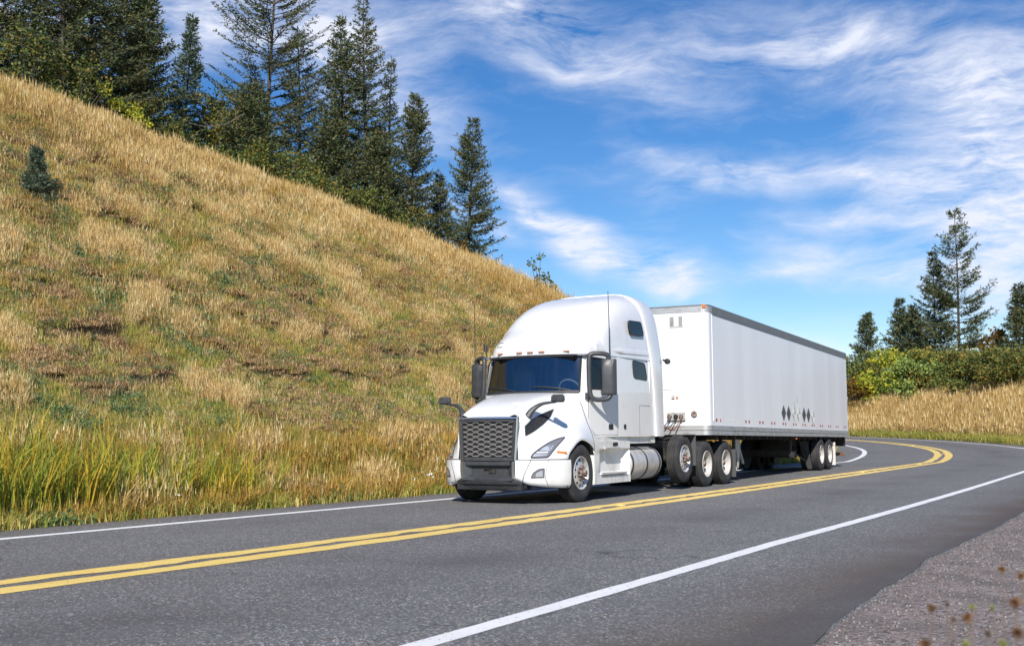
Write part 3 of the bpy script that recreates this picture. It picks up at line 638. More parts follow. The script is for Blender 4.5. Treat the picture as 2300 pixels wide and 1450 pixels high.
# hood : longitudinal lines from cowl to nose, lofted across
HL = [
 [(-.45, 0, 1.955), (-.1, 0, 1.945), (.3, 0, 1.875), (.7, 0, 1.765), (1.0, 0, 1.64), (1.14, 0, 1.55), (1.20, 0, 1.49)],
 [(-.45, .40, 1.955), (-.1, .38, 1.94), (.3, .36, 1.87), (.7, .34, 1.76), (1.0, .34, 1.635), (1.135, .35, 1.55), (1.195, .36, 1.49)],
 [(-.47, .75, 1.94), (-.1, .64, 1.915), (.3, .57, 1.845), (.7, .53, 1.735), (1.0, .52, 1.61), (1.12, .55, 1.535), (1.18, .58, 1.475)],
 [(-.50, .93, 1.88), (-.1, .80, 1.845), (.3, .715, 1.775), (.7, .665, 1.66), (1.0, .635, 1.53), (1.13, .615, 1.40), (1.19, .605, 1.15), (1.205, .60, .95), (1.21, .60, .77)],
 [(-.52, 1.02, 1.74), (-.1, .90, 1.69), (.3, .80, 1.60), (.7, .735, 1.46), (.98, .70, 1.28), (1.11, .68, 1.08), (1.165, .67, .90), (1.18, .67, .77)],
 [(-.53, 1.07, 1.56), (-.1, .97, 1.50), (.3, .88, 1.41), (.65, .82, 1.29), (.90, .78, 1.12), (1.05, .755, .96), (1.12, .745, .84), (1.14, .745, .77)],
 [(-.54, 1.10, 1.43), (-.1, 1.05, 1.38), (.25, .985, 1.31), (.56, .93, 1.20), (.80, .88, 1.06), (.97, .845, .92), (1.05, .83, .82), (1.075, .83, .77)],
 [(-.55, 1.13, 1.32), (-.12, 1.12, 1.30), (.2, 1.085, 1.255), (.47, 1.04, 1.155), (.70, .99, 1.02), (.87, .95, .89), (.95, .935, .81), (.97, .93, .77)],
 [(-.56, 1.165, 1.22), (-.15, 1.175, 1.225), (.15, 1.16, 1.20), (.38, 1.13, 1.12), (.58, 1.09, 1.0), (.73, 1.055, .88), (.82, 1.035, .80), (.84, 1.03, .77)],
 [(-.57, 1.19, 1.10), (-.22, 1.21, 1.155), (.06, 1.215, 1.155), (.30, 1.20, 1.09), (.49, 1.175, .98), (.62, 1.15, .88), (.69, 1.135, .80), (.71, 1.13, .77)],
 [(-.575, 1.20, .98), (-.30, 1.222, 1.085), (.0, 1.23, 1.115), (.22, 1.228, 1.065), (.40, 1.22, .97), (.51, 1.205, .87), (.555, 1.195, .80), (.565, 1.19, .77)],
 [(-.58, 1.20, .86), (-.36, 1.215, 1.0), (-.02, 1.225, 1.085), (.20, 1.225, 1.04), (.37, 1.218, .94), (.47, 1.205, .86), (.505, 1.20, .80), (.512, 1.195, .77)],
]
NL = 26
def hood_side():
    L1 = [catmull(l, NL) for l in HL]; G = []
    for k in range(NL): G.append(catmull([l[k] for l in L1], 46))
    return G                                   # rows along x, columns from centre to arch
HG = hood_side()
def build_hood():
    mb = MB(); mb.grid(HG); mb.grid([[(p[0], -p[1], p[2]) for p in row] for row in HG])
    return mb.build('hood', M['paint'], T, smooth=60, merge=.0012)
hood = build_hood()
hb = MB(); hb.grid(HG); HBVH = BVHTree.FromPolygons([Vector(v) for v in hb.v], hb.f)
def hproj_side(x, z, off=.004):
    h = HBVH.ray_cast(Vector((x, 2.0, z)), Vector((0, -1, 0)))
    if h[0] is None:
        h = HBVH.find_nearest(Vector((x, 1.0, z)))
    n = h[1]; n = n if n.y > 0 or n.x > 0 else -n
    return tuple(h[0]+n*off)
def hproj_front(y, z, off=.004):
    h = HBVH.ray_cast(Vector((2.5, y, z)), Vector((-1, 0, 0)))
    if h[0] is None: h = HBVH.find_nearest(Vector((1.1, y, z)))
    n = h[1]; n = n if n.x > 0 or n.y > 0 else -n
    return tuple(h[0]+n*off)
def both(build):
    for sy in (1, -1): build(sy)
def mir(sy, p): return (p[0], sy*p[1], p[2])
def hpatch(name, pts, m_, off, r, sy, fn=hproj_side, parent=None, rim=None, rimm=None, rings=7):
    pl = rpoly(pts, r, 5); poly = []
    for i in range(len(pl)):
        a = np.array(pl[i]); b = np.array(pl[(i+1) % len(pl)]); n = max(1, int(np.linalg.norm(b-a)/.03)); poly += [tuple(a+(b-a)*k/n) for k in range(n)]
    mb = fillpatch(poly, lambda u, v: mir(sy, fn(u, v, off)), rings=rings)
    o = mb.build(name, m_, parent or T, smooth=60)
    if rim:
        t = MB(); L_ = [mir(sy, fn(p[0], p[1], off)) for p in poly]; L_.append(L_[0]); t.tube(L_, rim, 5, cap=False); t.build(name+'_rim', rimm or M['dark'], o, smooth=True)
    return o
def cowl_seam(sy):
    t = MB(); t.tube([(p[0]+.012, sy*(p[1]+.002), p[2]+.003) for p in HG[1][14:]], .006, 5); t.build('hood_gap', M['seal'], T, smooth=True)
    t = MB(); t.tube([mir(sy, hproj_side(x, z, .002)) for x, z in ((.2, 1.13), (.34, 1.19), (.50, 1.165), (.62, 1.10), (.70, 1.02))], .003, 4); 
both(cowl_seam)
def fenders(sy):
    # headlamp wraps round the fender corner: (y,z) seen from the front
    HLp = [(.775, .79), (.80, .86), (.86, .95), (.94, 1.05), (1.02, 1.115), (1.095, 1.145), (1.07, 1.05), (1.03, .92), (.995, .80)]
    o = hpatch('headlamp', HLp, M['lampdark'], .007, .03, sy, hproj_front, rim=.010, rimm=M['dark'])
    hpatch('headlamp_reflector', [(.86, .905), (.885, .95), (.94, .995), (1.01, 1.0), (1.0, .93), (.985, .90)], M['lamp'], .012, .02, sy, hproj_front, parent=o, rings=4)
    hpatch('headlamp_strip', [(.80, .815), (.815, .855), (.975, .86), (.97, .82)], M['grillebar'], .012, .01, sy, hproj_front, parent=o, rings=3)
    hpatch('headlamp_bar', [(.83, .87), (.845, .888), (.975, .89), (.975, .872)], M['paint'], .013, .006, sy, hproj_front, parent=o, rings=2)
    # side vent (x,z)
    V_ = [(1.09, 1.17), (1.08, 1.33), (.90, 1.445), (.60, 1.545), (.28, 1.63), (.42, 1.50), (.66, 1.365), (.90, 1.25)]
    o = hpatch('hood_vent', V_, M['black'], .006, .008, sy, rim=.007, rimm=M['dark'])
    st = MB()
    for k in range(15):
        t = k/14; x = 1.02-.60*t
        zl = float(np.interp(x, [.36, .62, .88, 1.09], [1.535, 1.375, 1.25, 1.18])); zh = float(np.interp(x, [.30, .54, .86, 1.07], [1.615, 1.555, 1.45, 1.32]))
        st.tube([mir(sy, hproj_side(x+.01, zl+.02, .012)), mir(sy, hproj_side(x-.02, (zl+zh)/2, .014)), mir(sy, hproj_side(x-.01, zh-.015, .012))], .0055, 4)
    st.build('vent_slats', M['dark'], o)
    m = MB(); p = Vector(hproj_side(.56, .87, .008)); q = Vector(hproj_side(.70, .885, .008)); p = Vector(mir(sy, p)); q = Vector(mir(sy, q)); m.tube([p, q], .021, 8); m.build('side_marker', M['amber'], T, smooth=True)
    # wheel well liner
    w = MB(); A = np.linspace(-.12*pi, 1.12*pi, 25); w.grid([[(-.02+.60*cos(a), sy*y, .50+.60*sin(a)) for a in A] for y in (.62, 1.20)]); w.build('wheel_well', M['black'], T, smooth=True)
both(fenders)

# grille and bumper
def build_grille():
    e = empty('grille'); e.parent = T
    def gx(y, z): return 1.215+.035*(1-(y/.6)**2)+.012*(1.1-z)
    m = MB(); m.grid([[(gx(y, z)-.05, y, z) for y in np.linspace(-.56, .56, 9)] for z in (.74, 1.1, 1.44)]); m.build('radiator', M['radiator'], e)
    fr = MB()
    for sy in (1, -1):
        fr.grid([[(gx(.5, z)+o1, sy*(np.interp(z, [.74, 1.45], [ya, yb])), z) for z in (.745, 1.0, 1.25, 1.445)] for ya, yb, o1 in ((.475, .52, -.04), (.475, .52, .005), (.52, .565, .01), (.53, .575, -.03))])
    fr.grid([[(gx(y, 1.43)+o, y, z) for y in np.linspace(-.53, .53, 9)] for z, o in ((1.41, -.04), (1.41, .004), (1.45, .006), (1.46, -.03))])
    fr.grid([[(gx(y, .75)+o, y, z) for y in np.linspace(-.5, .5, 9)] for z, o in ((.80, -.04), (.80, .004), (.745, .006), (.74, -.03))])
    fr.build('grille_surround', M['dark'], e, smooth=30)
    ch = MB(); ch.grid([[(gx(y, 1.47)+o, y, z) for y in np.linspace(-.60, .60, 11)] for z, o in ((1.462, -.02), (1.464, .014), (1.488, .010), (1.50, -.03))])
    for sy in (1, -1):
        ch.grid([[(gx(.56, z)+o, sy*(np.interp(z, [.74, 1.48], [ya, yb])), z) for z in (.745, 1.0, 1.25, 1.488)] for ya, yb, o in ((.53, .575, -.02), (.532, .577, .012), (.562, .602, .004), (.575, .612, -.03))])
    ch.build('grille_trim', M['chrome'], e, smooth=40)
    # mesh of long hexagons : wavy bars in alternate phase
    g = MB(); nrow = 13; z0, z1 = .835, 1.385
    for r in range(nrow+1):
        z = z0+(z1-z0)*r/nrow; hw = .47+.04*(z-.75)/.7; path = []; per = .235; ph = (r % 2)*per/2; amp = .0135
        y = -hw; ys = list(np.arange(-hw, hw+.001, .0235))
        for y in ys:
            t = ((y+ph) % per)/per; v = np.interp(t, [0, .22, .35, .65, .78, 1], [-1, -1, 1, 1, -1, -1]); path.append((gx(y, z)-.008, y, z+amp*v))
        g.tube(path, .0052, 4)
    g.build('grille_bars', M['grillebar'], e)
    # lower intake
    lo = MB(); lo.box((1.205, 0, .70), (.07, .90, .075)); lo.box((1.13, 0, .56), (.05, .86, .22)); lo.build('bumper_bar', M['dark'], e, bevel=.008)
    for sy in (1, -1):
        s_ = MB(); s_.add([(1.23, sy*.50, .735), (1.22, sy*.475, .735), (1.15, sy*.36, .65), (1.15, sy*.36, .52), (1.24, sy*.50, .44), (1.24, sy*.40, .44)], [(0, 1, 2, 3, 5, 4)]); s_.build('intake_cheek', M['dark'], e)
        c = MB(); c.grid([[(1.235+o, sy*y, z) for z in (.44, .60, .735)] for y, o in ((.485, -.03), (.49, .008), (.53, .006), (.54, -.02))]); c.build('bumper_trim', M['chrome'], e)
    sh = MB(); sh.grid([[(x, y, z) for y in (-.50, -.3, 0, .3, .50)] for x, z in ((1.10, .52), (1.16, .50), (1.25, .44), (1.262, .41))]); sh.build('intake_sill', M['dark'], e, smooth=30)
    ho = MB()
    ho.tube([(1.15, -.10+.0, .565), (1.18, -.10, .60), (1.18, .04, .60), (1.15, .04, .565)], .012, 6); ho.box((1.15, .06, .565), (.06, .13, .06)); ho.build('tow_hook', M['under'], e, smooth=30)
    # white bumper ends, follow hood plan outline
    plan = [(1.225, .545), (1.20, .66), (1.15, .78), (1.06, .90), (.93, 1.02), (.79, 1.11), (.66, 1.175), (.55, 1.21), (.47, 1.225)]
    P = catmull([(a, b, 0) for a, b in plan], 26)
    for sy in (1, -1):
        b = MB(); rows = []
        for z, s_ in ((.762, -.012), (.752, .004), (.70, .008), (.60, .010), (.48, .008), (.36, .0), (.31, -.03), (.295, -.08)):
            row = []
            for k, p in enumerate(P):
                y = p[1]; zz = z
                zb = float(np.interp(y, [.545, .66, .78, 1.0, 1.225], [.43, .38, .335, .30, .27])); zz = .762-(.762-z)*(.762-zb)/(.762-.295)
                zt = .762
                n = Vector((p[0]-.2, p[1], 0)).normalized(); row.append((p[0]+n.x*s_, sy*(p[1]+n.y*s_), zz))
            rows.append(row)
        b.grid(rows); b.build('bumper_corner', M['paint'], T, smooth=50)
        # seam lines
        s1 = MB(); s1.tube([(p[0]+.006, sy*(p[1]+.004), .765) for p in P], .006, 5)
        i0 = 5
        def bp(y, z, off=.012):
            ys = [p[1] for p in P]; x = float(np.interp(y, ys, [p[0] for p in P])); n = Vector((x-.2, y, 0)).normalized(); return (x+n.x*off, sy*(y+n.y*off), z)
        s1.tube([bp(.80, .755, .008), bp(.76, .66, .010), bp(.70, .52, .010), bp(.66, .37, .006)], .006, 5)
        s1.tube([bp(1.03, .755, .006), bp(1.0, .60, .010), bp(.985, .45, .010), bp(1.02, .33, .006)], .0035, 4); s1.build('bumper_seam', M['seal'], T)
        fp = rpoly([(.80, .46), (.83, .54), (.90, .60), (.975, .615), (.97, .465)], .015, 3)
        o = fillpatch(fp, lambda u, v: bp(u, v, .013), rings=3).build('fog_lamp', M['lampdark'], T, smooth=60)
        t = MB(); L_ = [bp(p[0], p[1], .014) for p in fp]; t.tube(L_+[L_[0]], .007, 5); t.build('fog_lamp_rim', M['dark'], o)
        l2 = fillpatch(rpoly([(.86, .475), (.875, .54), (.95, .585), (.955, .475)], .01), lambda u, v: bp(u, v, .016), rings=2).build('fog_lamp_reflector', M['grillebar'], o)
    # black air dam
    d = MB(); rows = []
    for z, o in ((.435, -.05), (.435, .0), (.40, .012), (.345, .0), (.338, -.05)):
        rows.append([(1.262-.10*(abs(y)/.65)**2.5+o, y, z) for y in np.linspace(-.66, .66, 17)])
    d.grid(rows); rows = []
    for z, o in ((.338, -.04), (.30, -.04), (.25, -.07), (.235, -.12)):
        rows.append([(1.262-.12*(abs(y)/.65)**2.5+o, y*1.05, z+.03*(abs(y)/.65)**4) for y in np.linspace(-.66, .66, 17)])
    d.grid(rows); d.box((1.02, 0, .30), (.3, 1.3, .10)); d.build('air_dam', M['black'], T, smooth=40)
build_grille()

# mirrors
def mirrors(sy):
    e = empty('side_mirror'); e.parent = T
    h = MB(); zs = [1.90, 1.92, 2.0, 2.25, 2.42, 2.50, 2.56]; rows = []; x0 = -.80
    for k, z in enumerate(zs):
        s_ = [.75, .95, 1, 1, .96, .84, .6][k]
        rows.append([(x0, sy*1.255, z), (x0+.04*s_, sy*1.245, z), (x0+.10*s_, sy*1.265, z), (x0+.17*s_, sy*1.33, z), (x0+.165*s_, sy*1.375, z), (x0+.10*s_, sy*1.50, z), (x0+.04*s_, sy*1.545, z), (x0, sy*1.545, z)])
    h.grid(rows); h.add(rows[0], [tuple(range(8))]); h.add(rows[-1], [tuple(range(8))]); h.grid([[rows[0][0], rows[0][-1]], [rows[-1][0], rows[-1][-1]]])
    h.build('mirror_housing', M['dark'], e, smooth=25, merge=.001, bevel=.010)
    g = MB(); g.box((x0-.005, sy*1.40, 2.22), (.006, .24, .58)); g.build('mirror_glass', M['chrome'], e)
    b = MB(); loop = [(-.76, sy*1.40, 2.56), (-.74, sy*1.39, 2.63), (-.66, sy*1.30, 2.655), (-.57, sy*1.16, 2.65), (-.535, sy*1.115, 2.58), (-.525, sy*1.115, 2.30), (-.52, sy*1.125, 2.02), (-.53, sy*1.15, 1.87), (-.58, sy*1.21, 1.82), (-.66, sy*1.31, 1.815), (-.73, sy*1.40, 1.84), (-.76, sy*1.43, 1.90), (-.76, sy*1.43, 1.95)]
    b.tube(catmull(loop, 50), [.045]*50, 10); b.box((-.50, sy*1.09, 1.88), (.07, .06, .12)); b.build('mirror_bracket', M['dark'], e, smooth=40)
    b = MB(); b.grid([[(-.565-.0*k, sy*(1.125+.03*k), z) for k in (0, 1)] for z in (1.86, 2.62)]); 
both(mirrors)
def hood_mirror(sy):
    e = empty('hood_mirror'); e.parent = T
    a = MB(); P = [(.96, .655, 1.50), (.93, .70, 1.585), (.88, .78, 1.665), (.85, .88, 1.715), (.82, 1.0, 1.735), (.80, 1.12, 1.745)]
    P = catmull([mir(sy, p) for p in P], 14); a.tube(P, [float(np.interp(k/13, [0, .3, .6, 1], [.065, .045, .028, .02])) for k in range(14)], 8); a.build('mirror_arm', M['dark'], e, smooth=40)
    h = MB(); h.box((.80, sy*1.155, 1.805), (.11, .25, .135), taper=(.8, .92)); h.build('mirror_head', M['dark'], e, bevel=.024, seg=3)
both(hood_mirror)
for sy in (1, -1):
    x, y, z0, z1 = -.72, sy*1.44, 2.56, 3.80
    a = MB(); a.tube([(x, y, z0), (x, y, (z0+z1)/2), (x+.03, y, z1)], [.010, .008, .006], 6); a.tube([(x, y, z0-.02), (x, y, z0+.06)], .016, 8); a.build('antenna', M['black'], T, smooth=True)
a = MB(); a.tube([(-.68, -1.14, 2.62), (-.72, -1.19, 2.78), (-.73, -1.20, 2.82)], [.014, .012, .012], 6); a.tube([(-.73, -1.20, 2.80), (-.735, -1.205, 2.93)], .036, 8); a.build('satellite_antenna', M['black'], T, smooth=True)
# rear corner work lamp and grab hardware
a = MB(); a.lathe([(.001, -.05), (.045, -.045), (.06, 0), (.06, .05), (.001, .06)], c=(-3.98, 1.28, 2.69), n=14, ax='x'); a.tube([(-3.9, 1.2, 2.72), (-3.97, 1.27, 2.70)], .02, 6); a.build('work_lamp', M['black'], T, smooth=True)

# steps fairing and tank
def side_gear(sy):
    st = MB()
    X0, X1 = -.53, -2.13; zt, zb = 1.06, .285
    def f(x, z): return 1.20-.02*max(0, .6-z)
    xs = [X0, -.75, -.95, -1.3, -1.7, -1.95, X1]; zs = [zb, .42, .50, .80, .88, .92, zt]
    yy = lambda x, z: f(x, z)-(.13 if (.42 < z < .90 and -1.97 < x < -.75) else 0)
    st.grid([[(x, sy*yy(x, z), z if not (x == X0 and z > 1.0) else 1.12) for x in xs] for z in zs])
    st.grid([[(X1, sy*1.20, z), (X1, sy*.78, z)] for z in (zb, zt)]); st.grid([[(X0, sy*1.2, z), (X0, sy*.95, z)] for z in (zb, 1.1)]); st.grid([[(x, sy*1.20, zt), (x, sy*.85, zt)] for x in (X0, X1)])
    st.build('step_fairing', M['paint_dirty'], T, smooth=20, bevel=.006)
    for z, x0, x1 in ((.465, -.80, -1.93), (.93, -.95, -1.62)):
        p = MB(); p.box(((x0+x1)/2, sy*1.18, z), (x1-x0, .10, .035)); p.build('step_tread', M['alu'], T, bevel=.006)
    g = MB(); g.box((-1.45, sy*1.19, 1.0), (.22, .05, .07), rot=(0, .05, 0)); g.build('grab_recess', M['black'], T, bevel=.012)
    e = MB(); e.lathe([(.001, -2.16), (.27, -2.16), (.315, -2.175), (.325, -2.20), (.325, -3.66), (.315, -3.70), (.26, -3.73), (.001, -3.735)], c=(0, sy*.90, .61), n=40, ax='x'); e.build('fuel_tank', M['tank'], T, smooth=40)
    for x in (-2.23, -2.93, -3.58):
        b = MB(); b.lathe([(.325, x-.035), (.333, x-.03), (.333, x+.03), (.325, x+.035)], c=(0, sy*.90, .61), n=40, ax='x'); b.build('tank_strap', M['black'], T, smooth=40)
    b = MB(); b.box((-3.9, sy*.80, .55), (.25, .35, .45)); b.box((-4.3, sy*.62, .80), (.6, .18, .16)); b.tube([(-3.8, sy*.95, .9), (-4.1, sy*.8, .95), (-4.4, sy*.6, .85)], .018, 6); b.box((-4.1, sy*.9, .95), (.5, .06, .03)); b.build('battery_box', M['under'], T, bevel=.01)
    # quarter fender between lift axle and drive axle
    q = MB(); q.box((-5.70, sy*1.0, .83), (.03, .44, .68)); q.box((-5.35, sy*1.0, 1.165), (.72, .44, .02)); q.build('mudguard', M['mud'], T, bevel=.006)
    q = MB(); q.box((-8.42, sy*.92, .48), (.02, .60, .66)); q.build('mudflap', M['mud'], T)
both(side_gear)
# chassis
c = MB()
for sy in (1, -1): c.box((-3.7, sy*.42, .90), (9.6, .09, .28))
for x in (.9, -.6, -2.4, -4.3, -5.9, -7.1, -8.4): c.box((x, 0, .90), (.10, .84, .20))
c.box((-7.1, 0, 1.09), (1.3, .95, .12)); c.box((.15, 0, .95), (1.5, .8, .9)); c.box((-1.6, 0, .75), (1.9, .7, .5)); c.box((-3.2, 0, .62), (1.6, .9, .4))
for x in (0, -5.1, -6.45, -7.77): c.tube([(x, -1.0, .5 if x != -5.1 else .65), (x, 1.0, .5 if x != -5.1 else .65)], .075 if x else .06, 10)
for x in (-6.45, -7.77): c.lathe([(.001, -.2), (.16, -.17), (.22, 0), (.16, .17), (.001, .2)], c=(x, 0, .52), n=18, ax='x')
for x in (-5.0, -6.4, -7.7):
    for sy in (1, -1): c.lathe([(.14, .64), (.16, .7), (.14, .88)], c=(x-.3, sy*.55, 0), n=14, ax='z')
c.build('chassis', M['under'], T, bevel=.006)
ns = [0]
for x, z, st in ((0, .51, 'steer'), (-5.10, .655, 'steer')):
    make_wheel(T, (x, 1.21, z), st, False); make_wheel(T, (x, -1.21, z), st, True)
for x in (-6.45, -7.77):
    make_wheel(T, (x, 1.22, .51), 'dual', False); make_wheel(T, (x, -1.22, .51), 'dual', True)

# ------------------------------------------------------------------ trailer
TILT = .0074
TR = tag(empty('box_trailer', (3.5533, 26.4233, 0.0), (0, TILT*-1, rad(242.717))), 'long white box trailer with grey roof rail and dark diamond placards on its side', 'trailer')
XF, XR, HW, ZB, ZT = .54, -15.67, 1.295, 1.155, 4.13
def tz(x, z): return z          # local z
def build_trailer():
    r = .16; n = 6
    plan = [(XR, -HW)]
    for k in range(n+1): a = -pi/2+pi/2*k/n; plan.append((XF-r+r*cos(a), -HW+r+r*sin(a)))
    for k in range(n+1): a = pi/2*k/n; plan.append((XF-r+r*cos(a), HW-r+r*sin(a)))
    plan.append((XR, HW))
    b = MB(); b.grid([[(x, y, z) for x, y in plan] for z in (ZB+.2, 2.4, ZT-.16)]); b.build('side_walls', M['trailer'], TR, smooth=30)
    ro = MB(); ro.add([(x, y, ZT) for x, y in plan], [tuple(range(len(plan)))]); ro.grid([[(x, y*1.002, z) for x, y in plan] for z in (ZT, ZT-.03)]); ro.build('roof', M['grayrail'], TR)
    dr = MB(); dr.box((XR+.02, 0, (ZB+ZT)/2), (.04, 2.54, ZT-ZB-.05)); dr.build('rear_door', M['trailer'], TR, bevel=.01)
    off = lambda p, o: (p[0]+(o if p[0] > XF-.17 and abs(p[1]) < HW-.05 else 0), p[1]+math.copysign(o, p[1]) if abs(p[1]) > HW-.17 else p[1])
    def band(name, z0, z1, o, m_, sub=None, parent=TR, rv=False, front=True):
        g = MB(); pl = plan if front else None
        if front: 
            pp = []
            for i, p in enumerate(plan):
                a = Vector(plan[max(i-1, 0)]+(0,)); c_ = Vector(plan[min(i+1, len(plan)-1)]+(0,)); t = (c_-a).normalized(); nn = Vector((t.y, -t.x, 0)); pp.append((p[0]+nn.x*o, p[1]+nn.y*o))
            if rv:
                for k in range(60): g.box((XF-.5-k*.26, HW+o+.001, z0+.045), (.014, .008, .014))
                for k in range(9): g.box((XF+o+.001, -1.05+k*.26, z0+.05), (.008, .014, .014))
            g.grid([[(x, y, z) for x, y in pp] for z in (z0, z1)]); q = [(x, y) for x, y in plan]; g.grid([[(x, y, z1) for x, y in pp], [(x, y, z1) for x, y in q]]); g.grid([[(x, y, z0) for x, y in pp], [(x, y, z0) for x, y in q]])
        return g.build(name, m_, parent, smooth=30)
    band('top_cap', ZT-.165, ZT-.035, .010, M['rail'])
    for sy in (1, -1):
        s_ = MB(); s_.box(((XR+.27)/2, sy*(HW+.008), ZT-.115), (.27-XR, .02, .17)); s_.build('roof_rail', M['grayrail'], TR, bevel=.004)
        s_ = MB(); s_.box((XF-.30, sy*(HW+.006), (ZB+ZT)/2+.1), (.035, .012, ZT-ZB-.45)); s_.build('corner_seam', M['trailer'], TR)
    band('base_rail', ZB+.11, ZB+.215, .014, M['rail'], rv=True); band('lower_rail', ZB, ZB+.10, .020, M['rail'], rv=True)
    g = MB(); g.grid([[(XF-.02, -1.25, ZB+.01), (XF-.02, 1.25, ZB+.01)], [(XR, -1.27, ZB+.01), (XR, 1.27, ZB+.01)]]); g.build('floor', M['under'], TR)
    # reflector squares
    xs = [.03, -2.44, -3.77, -4.99, -6.24, -7.48, -8.66, -9.90, -11.1, -12.35, -13.6, -14.95]
    for i, x in enumerate(xs):
        for k in (0, 1):
            for sy in (1, -1):
                g = MB(); xx = x-.30*k; g.box((xx, sy*(HW+.003), ZB+.345), (.105, .006, .062)); g.build('reflector_square', M['redfade'] if (i == 0 and k) else M['red'], TR)
    for k, x in ((0, -1.15), (1, -1.42)):
        g = MB(); g.box((x, HW+.002, ZB+.345), (.09, .004, .05)); g.build('worn_reflector', mat('worn_reflector', (.72, .66, .68), .5), TR)
    # diamond placard holders
    for x, z, st in ((-6.33, 1.80, 0), (-6.92, 1.80, 0), (-7.58, 1.80, 1), (-8.14, 1.80, 1), (-8.84, 1.80, 0), (-9.43, 1.80, 0), (-10.05, 1.76, 2), (-7.83, 2.14, 3)):
        w, h = .24, .215; g = MB()
        P = [(x-w, z), (x, z+h), (x+w, z), (x, z-h)]
        if st == 0: g.add([(p[0], HW+.012, p[1]) for p in P]+[(p[0], HW, p[1]) for p in P], [(0, 1, 2, 3), (0, 1, 5, 4), (1, 2, 6, 5), (2, 3, 7, 6), (3, 0, 4, 7)]); g.build('placard_holder', M['blade'], TR)
        else:
            L_ = [(p[0], HW+.008, p[1]) for p in P]; g.tube(L_+[L_[0]], .007 if st != 3 else .004, 4)
            if st in (1, 2):
                c0 = .6; L2 = [(x+(p[0]-x)*c0, HW+.008, z+(p[1]-z)*c0) for p in P]; g.tube(L2+[L2[0]], .006, 4); g.box((x-.03, HW+.01, z+.06), (.10, .012, .03), rot=(0, .6, 0)); g.box((x+.05, HW+.01, z-.05), (.05, .012, .02))
            if st == 2: g.tube([(x+.05, HW+.01, z-.28), (x+.24, HW+.01, z), (x-.02, HW+.01, z+.2)], .005, 4)
            g.build('placard_frame', M['galv'], TR)
    # front face fittings (x = XF)
    g = MB(); cy, cz = .54, 3.765; g.box((XF+.012, cy, cz), (.02, .33, .26)); g.box((XF+.024, cy, cz), (.012, .09, .22)); v = g.build('air_vent', M['paint_dirty'], TR, bevel=.004)
    g = MB()
    for k in range(9): g.box((XF+.026, cy-.10, cz-.10+k*.025), (.01, .10, .008)); g.box((XF+.026, cy+.11, cz-.10+k*.025), (.01, .09, .008))
    g.build('vent_slots', M['under'], v)
    g = MB(); g.box((XF+.03, .51, 1.575), (.05, .44, .19)); gp = g.build('gladhand_plate', M['galv'], TR, bevel=.01)
    for k, y in enumerate((.37, .52, .65)):
        g = MB(); g.lathe([(.001, XF+.055), (.05, XF+.055), (.055, XF+.09), (.035, XF+.12), (.001, XF+.125)], c=(0, y, 1.58), n=14, ax='x'); g.box((XF+.10, y, 1.54), (.05, .04, .08)); g.build('coupling', M['rust'] if k != 1 else M['under'], gp, smooth=30)
    for k, (y, mm) in enumerate(((.37, M['hoseb']), (.52, M['black']), (.65, M['hose']))):
        g = MB(); P = catmull([(XF+.12, y, 1.54), (XF+.16, y-.06, 1.40), (XF+.30, y-.18+.02*k, 1.33-.03*k), (XF+.55, y-.34, 1.38), (XF+.85, .1-.06*k, 1.5)], 16); g.tube(P, .014, 6); g.build('air_hose', mm, TR, smooth=True)
    g = MB(); g.lathe([(.001, XF+.005), (.07, XF+.006), (.075, XF+.02), (.055, XF+.03), (.001, XF+.02)], c=(0, .935, 1.625), n=20, ax='x'); g.build('pipe_cap', M['rust'], TR, smooth=30)
    g = MB(); g.box((XF+.02, .44, 2.02), (.03, .075, .075)); g.build('document_box', M['steelwheel'], TR, bevel=.008)
    g = MB(); g.lathe([(.001, XF+.03), (.025, XF+.025), (.03, XF+.0)], c=(0, .535, 2.01), n=12, ax='x'); g.build('marker_lamp', M['amber'], TR, smooth=True)
    g = MB(); g.lathe([(.001, .07), (.035, .06), (.045, 0), (.045, -.02)], c=(XF-.02, 1.20, 0), n=14, ax='z'); 
    o = g.build('corner_lamp', M['amber'], TR, smooth=True); o.location = (0, 0, ZT-.06)
    o.rotation_euler = (0, 0, 0)
    g = MB(); g.box((XF+.012, .24, 3.05-.6), (.004, .34, .5)); g.build('front_patch', M['paint'], TR)
    # underframe
    g = MB()
    for sy in (1, -1): g.box((-12.2, sy*.52, 1.0), (6.3, .12, .26)); g.box((-12.0, sy*.52, .78), (2.9, .12, .2))
    x = XF-.7
    while x > XR: g.box((x, 0, ZB-.05), (.07, 2.5, .10)); x -= .75
    g.box((-.3, 0, ZB-.07), (1.8, 1.1, .06)); g.box((-15.45, 0, 1.0), (.25, 2.4, .32)); g.box((-9.9, .0, .62), (.5, 1.5, .22)); g.box((-10.6, -.2, .8), (.9, .5, .45)); g.box((-9.2, .35, .82), (.25, .9, .4)); g.box((-8.1, .1, .66), (.28, 1.9, .18))
    for x in (-11.33, -12.57):
        g.tube([(x, -1.0, .6), (x, 1.0, .6)], .075, 10)
        for sy in (1, -1): g.box((x+.3, sy*.5, .65), (.7, .1, .1)); g.box((x+.6, sy*.5, .75), (.1, .12, .3)); g.lathe([(.001, -.1), (.20, -.1), (.20, .1), (.001, .1)], c=(x, sy*.85, .6), n=20)
    g.build('underframe', M['under'], TR, bevel=.004)
    lg = MB(); 
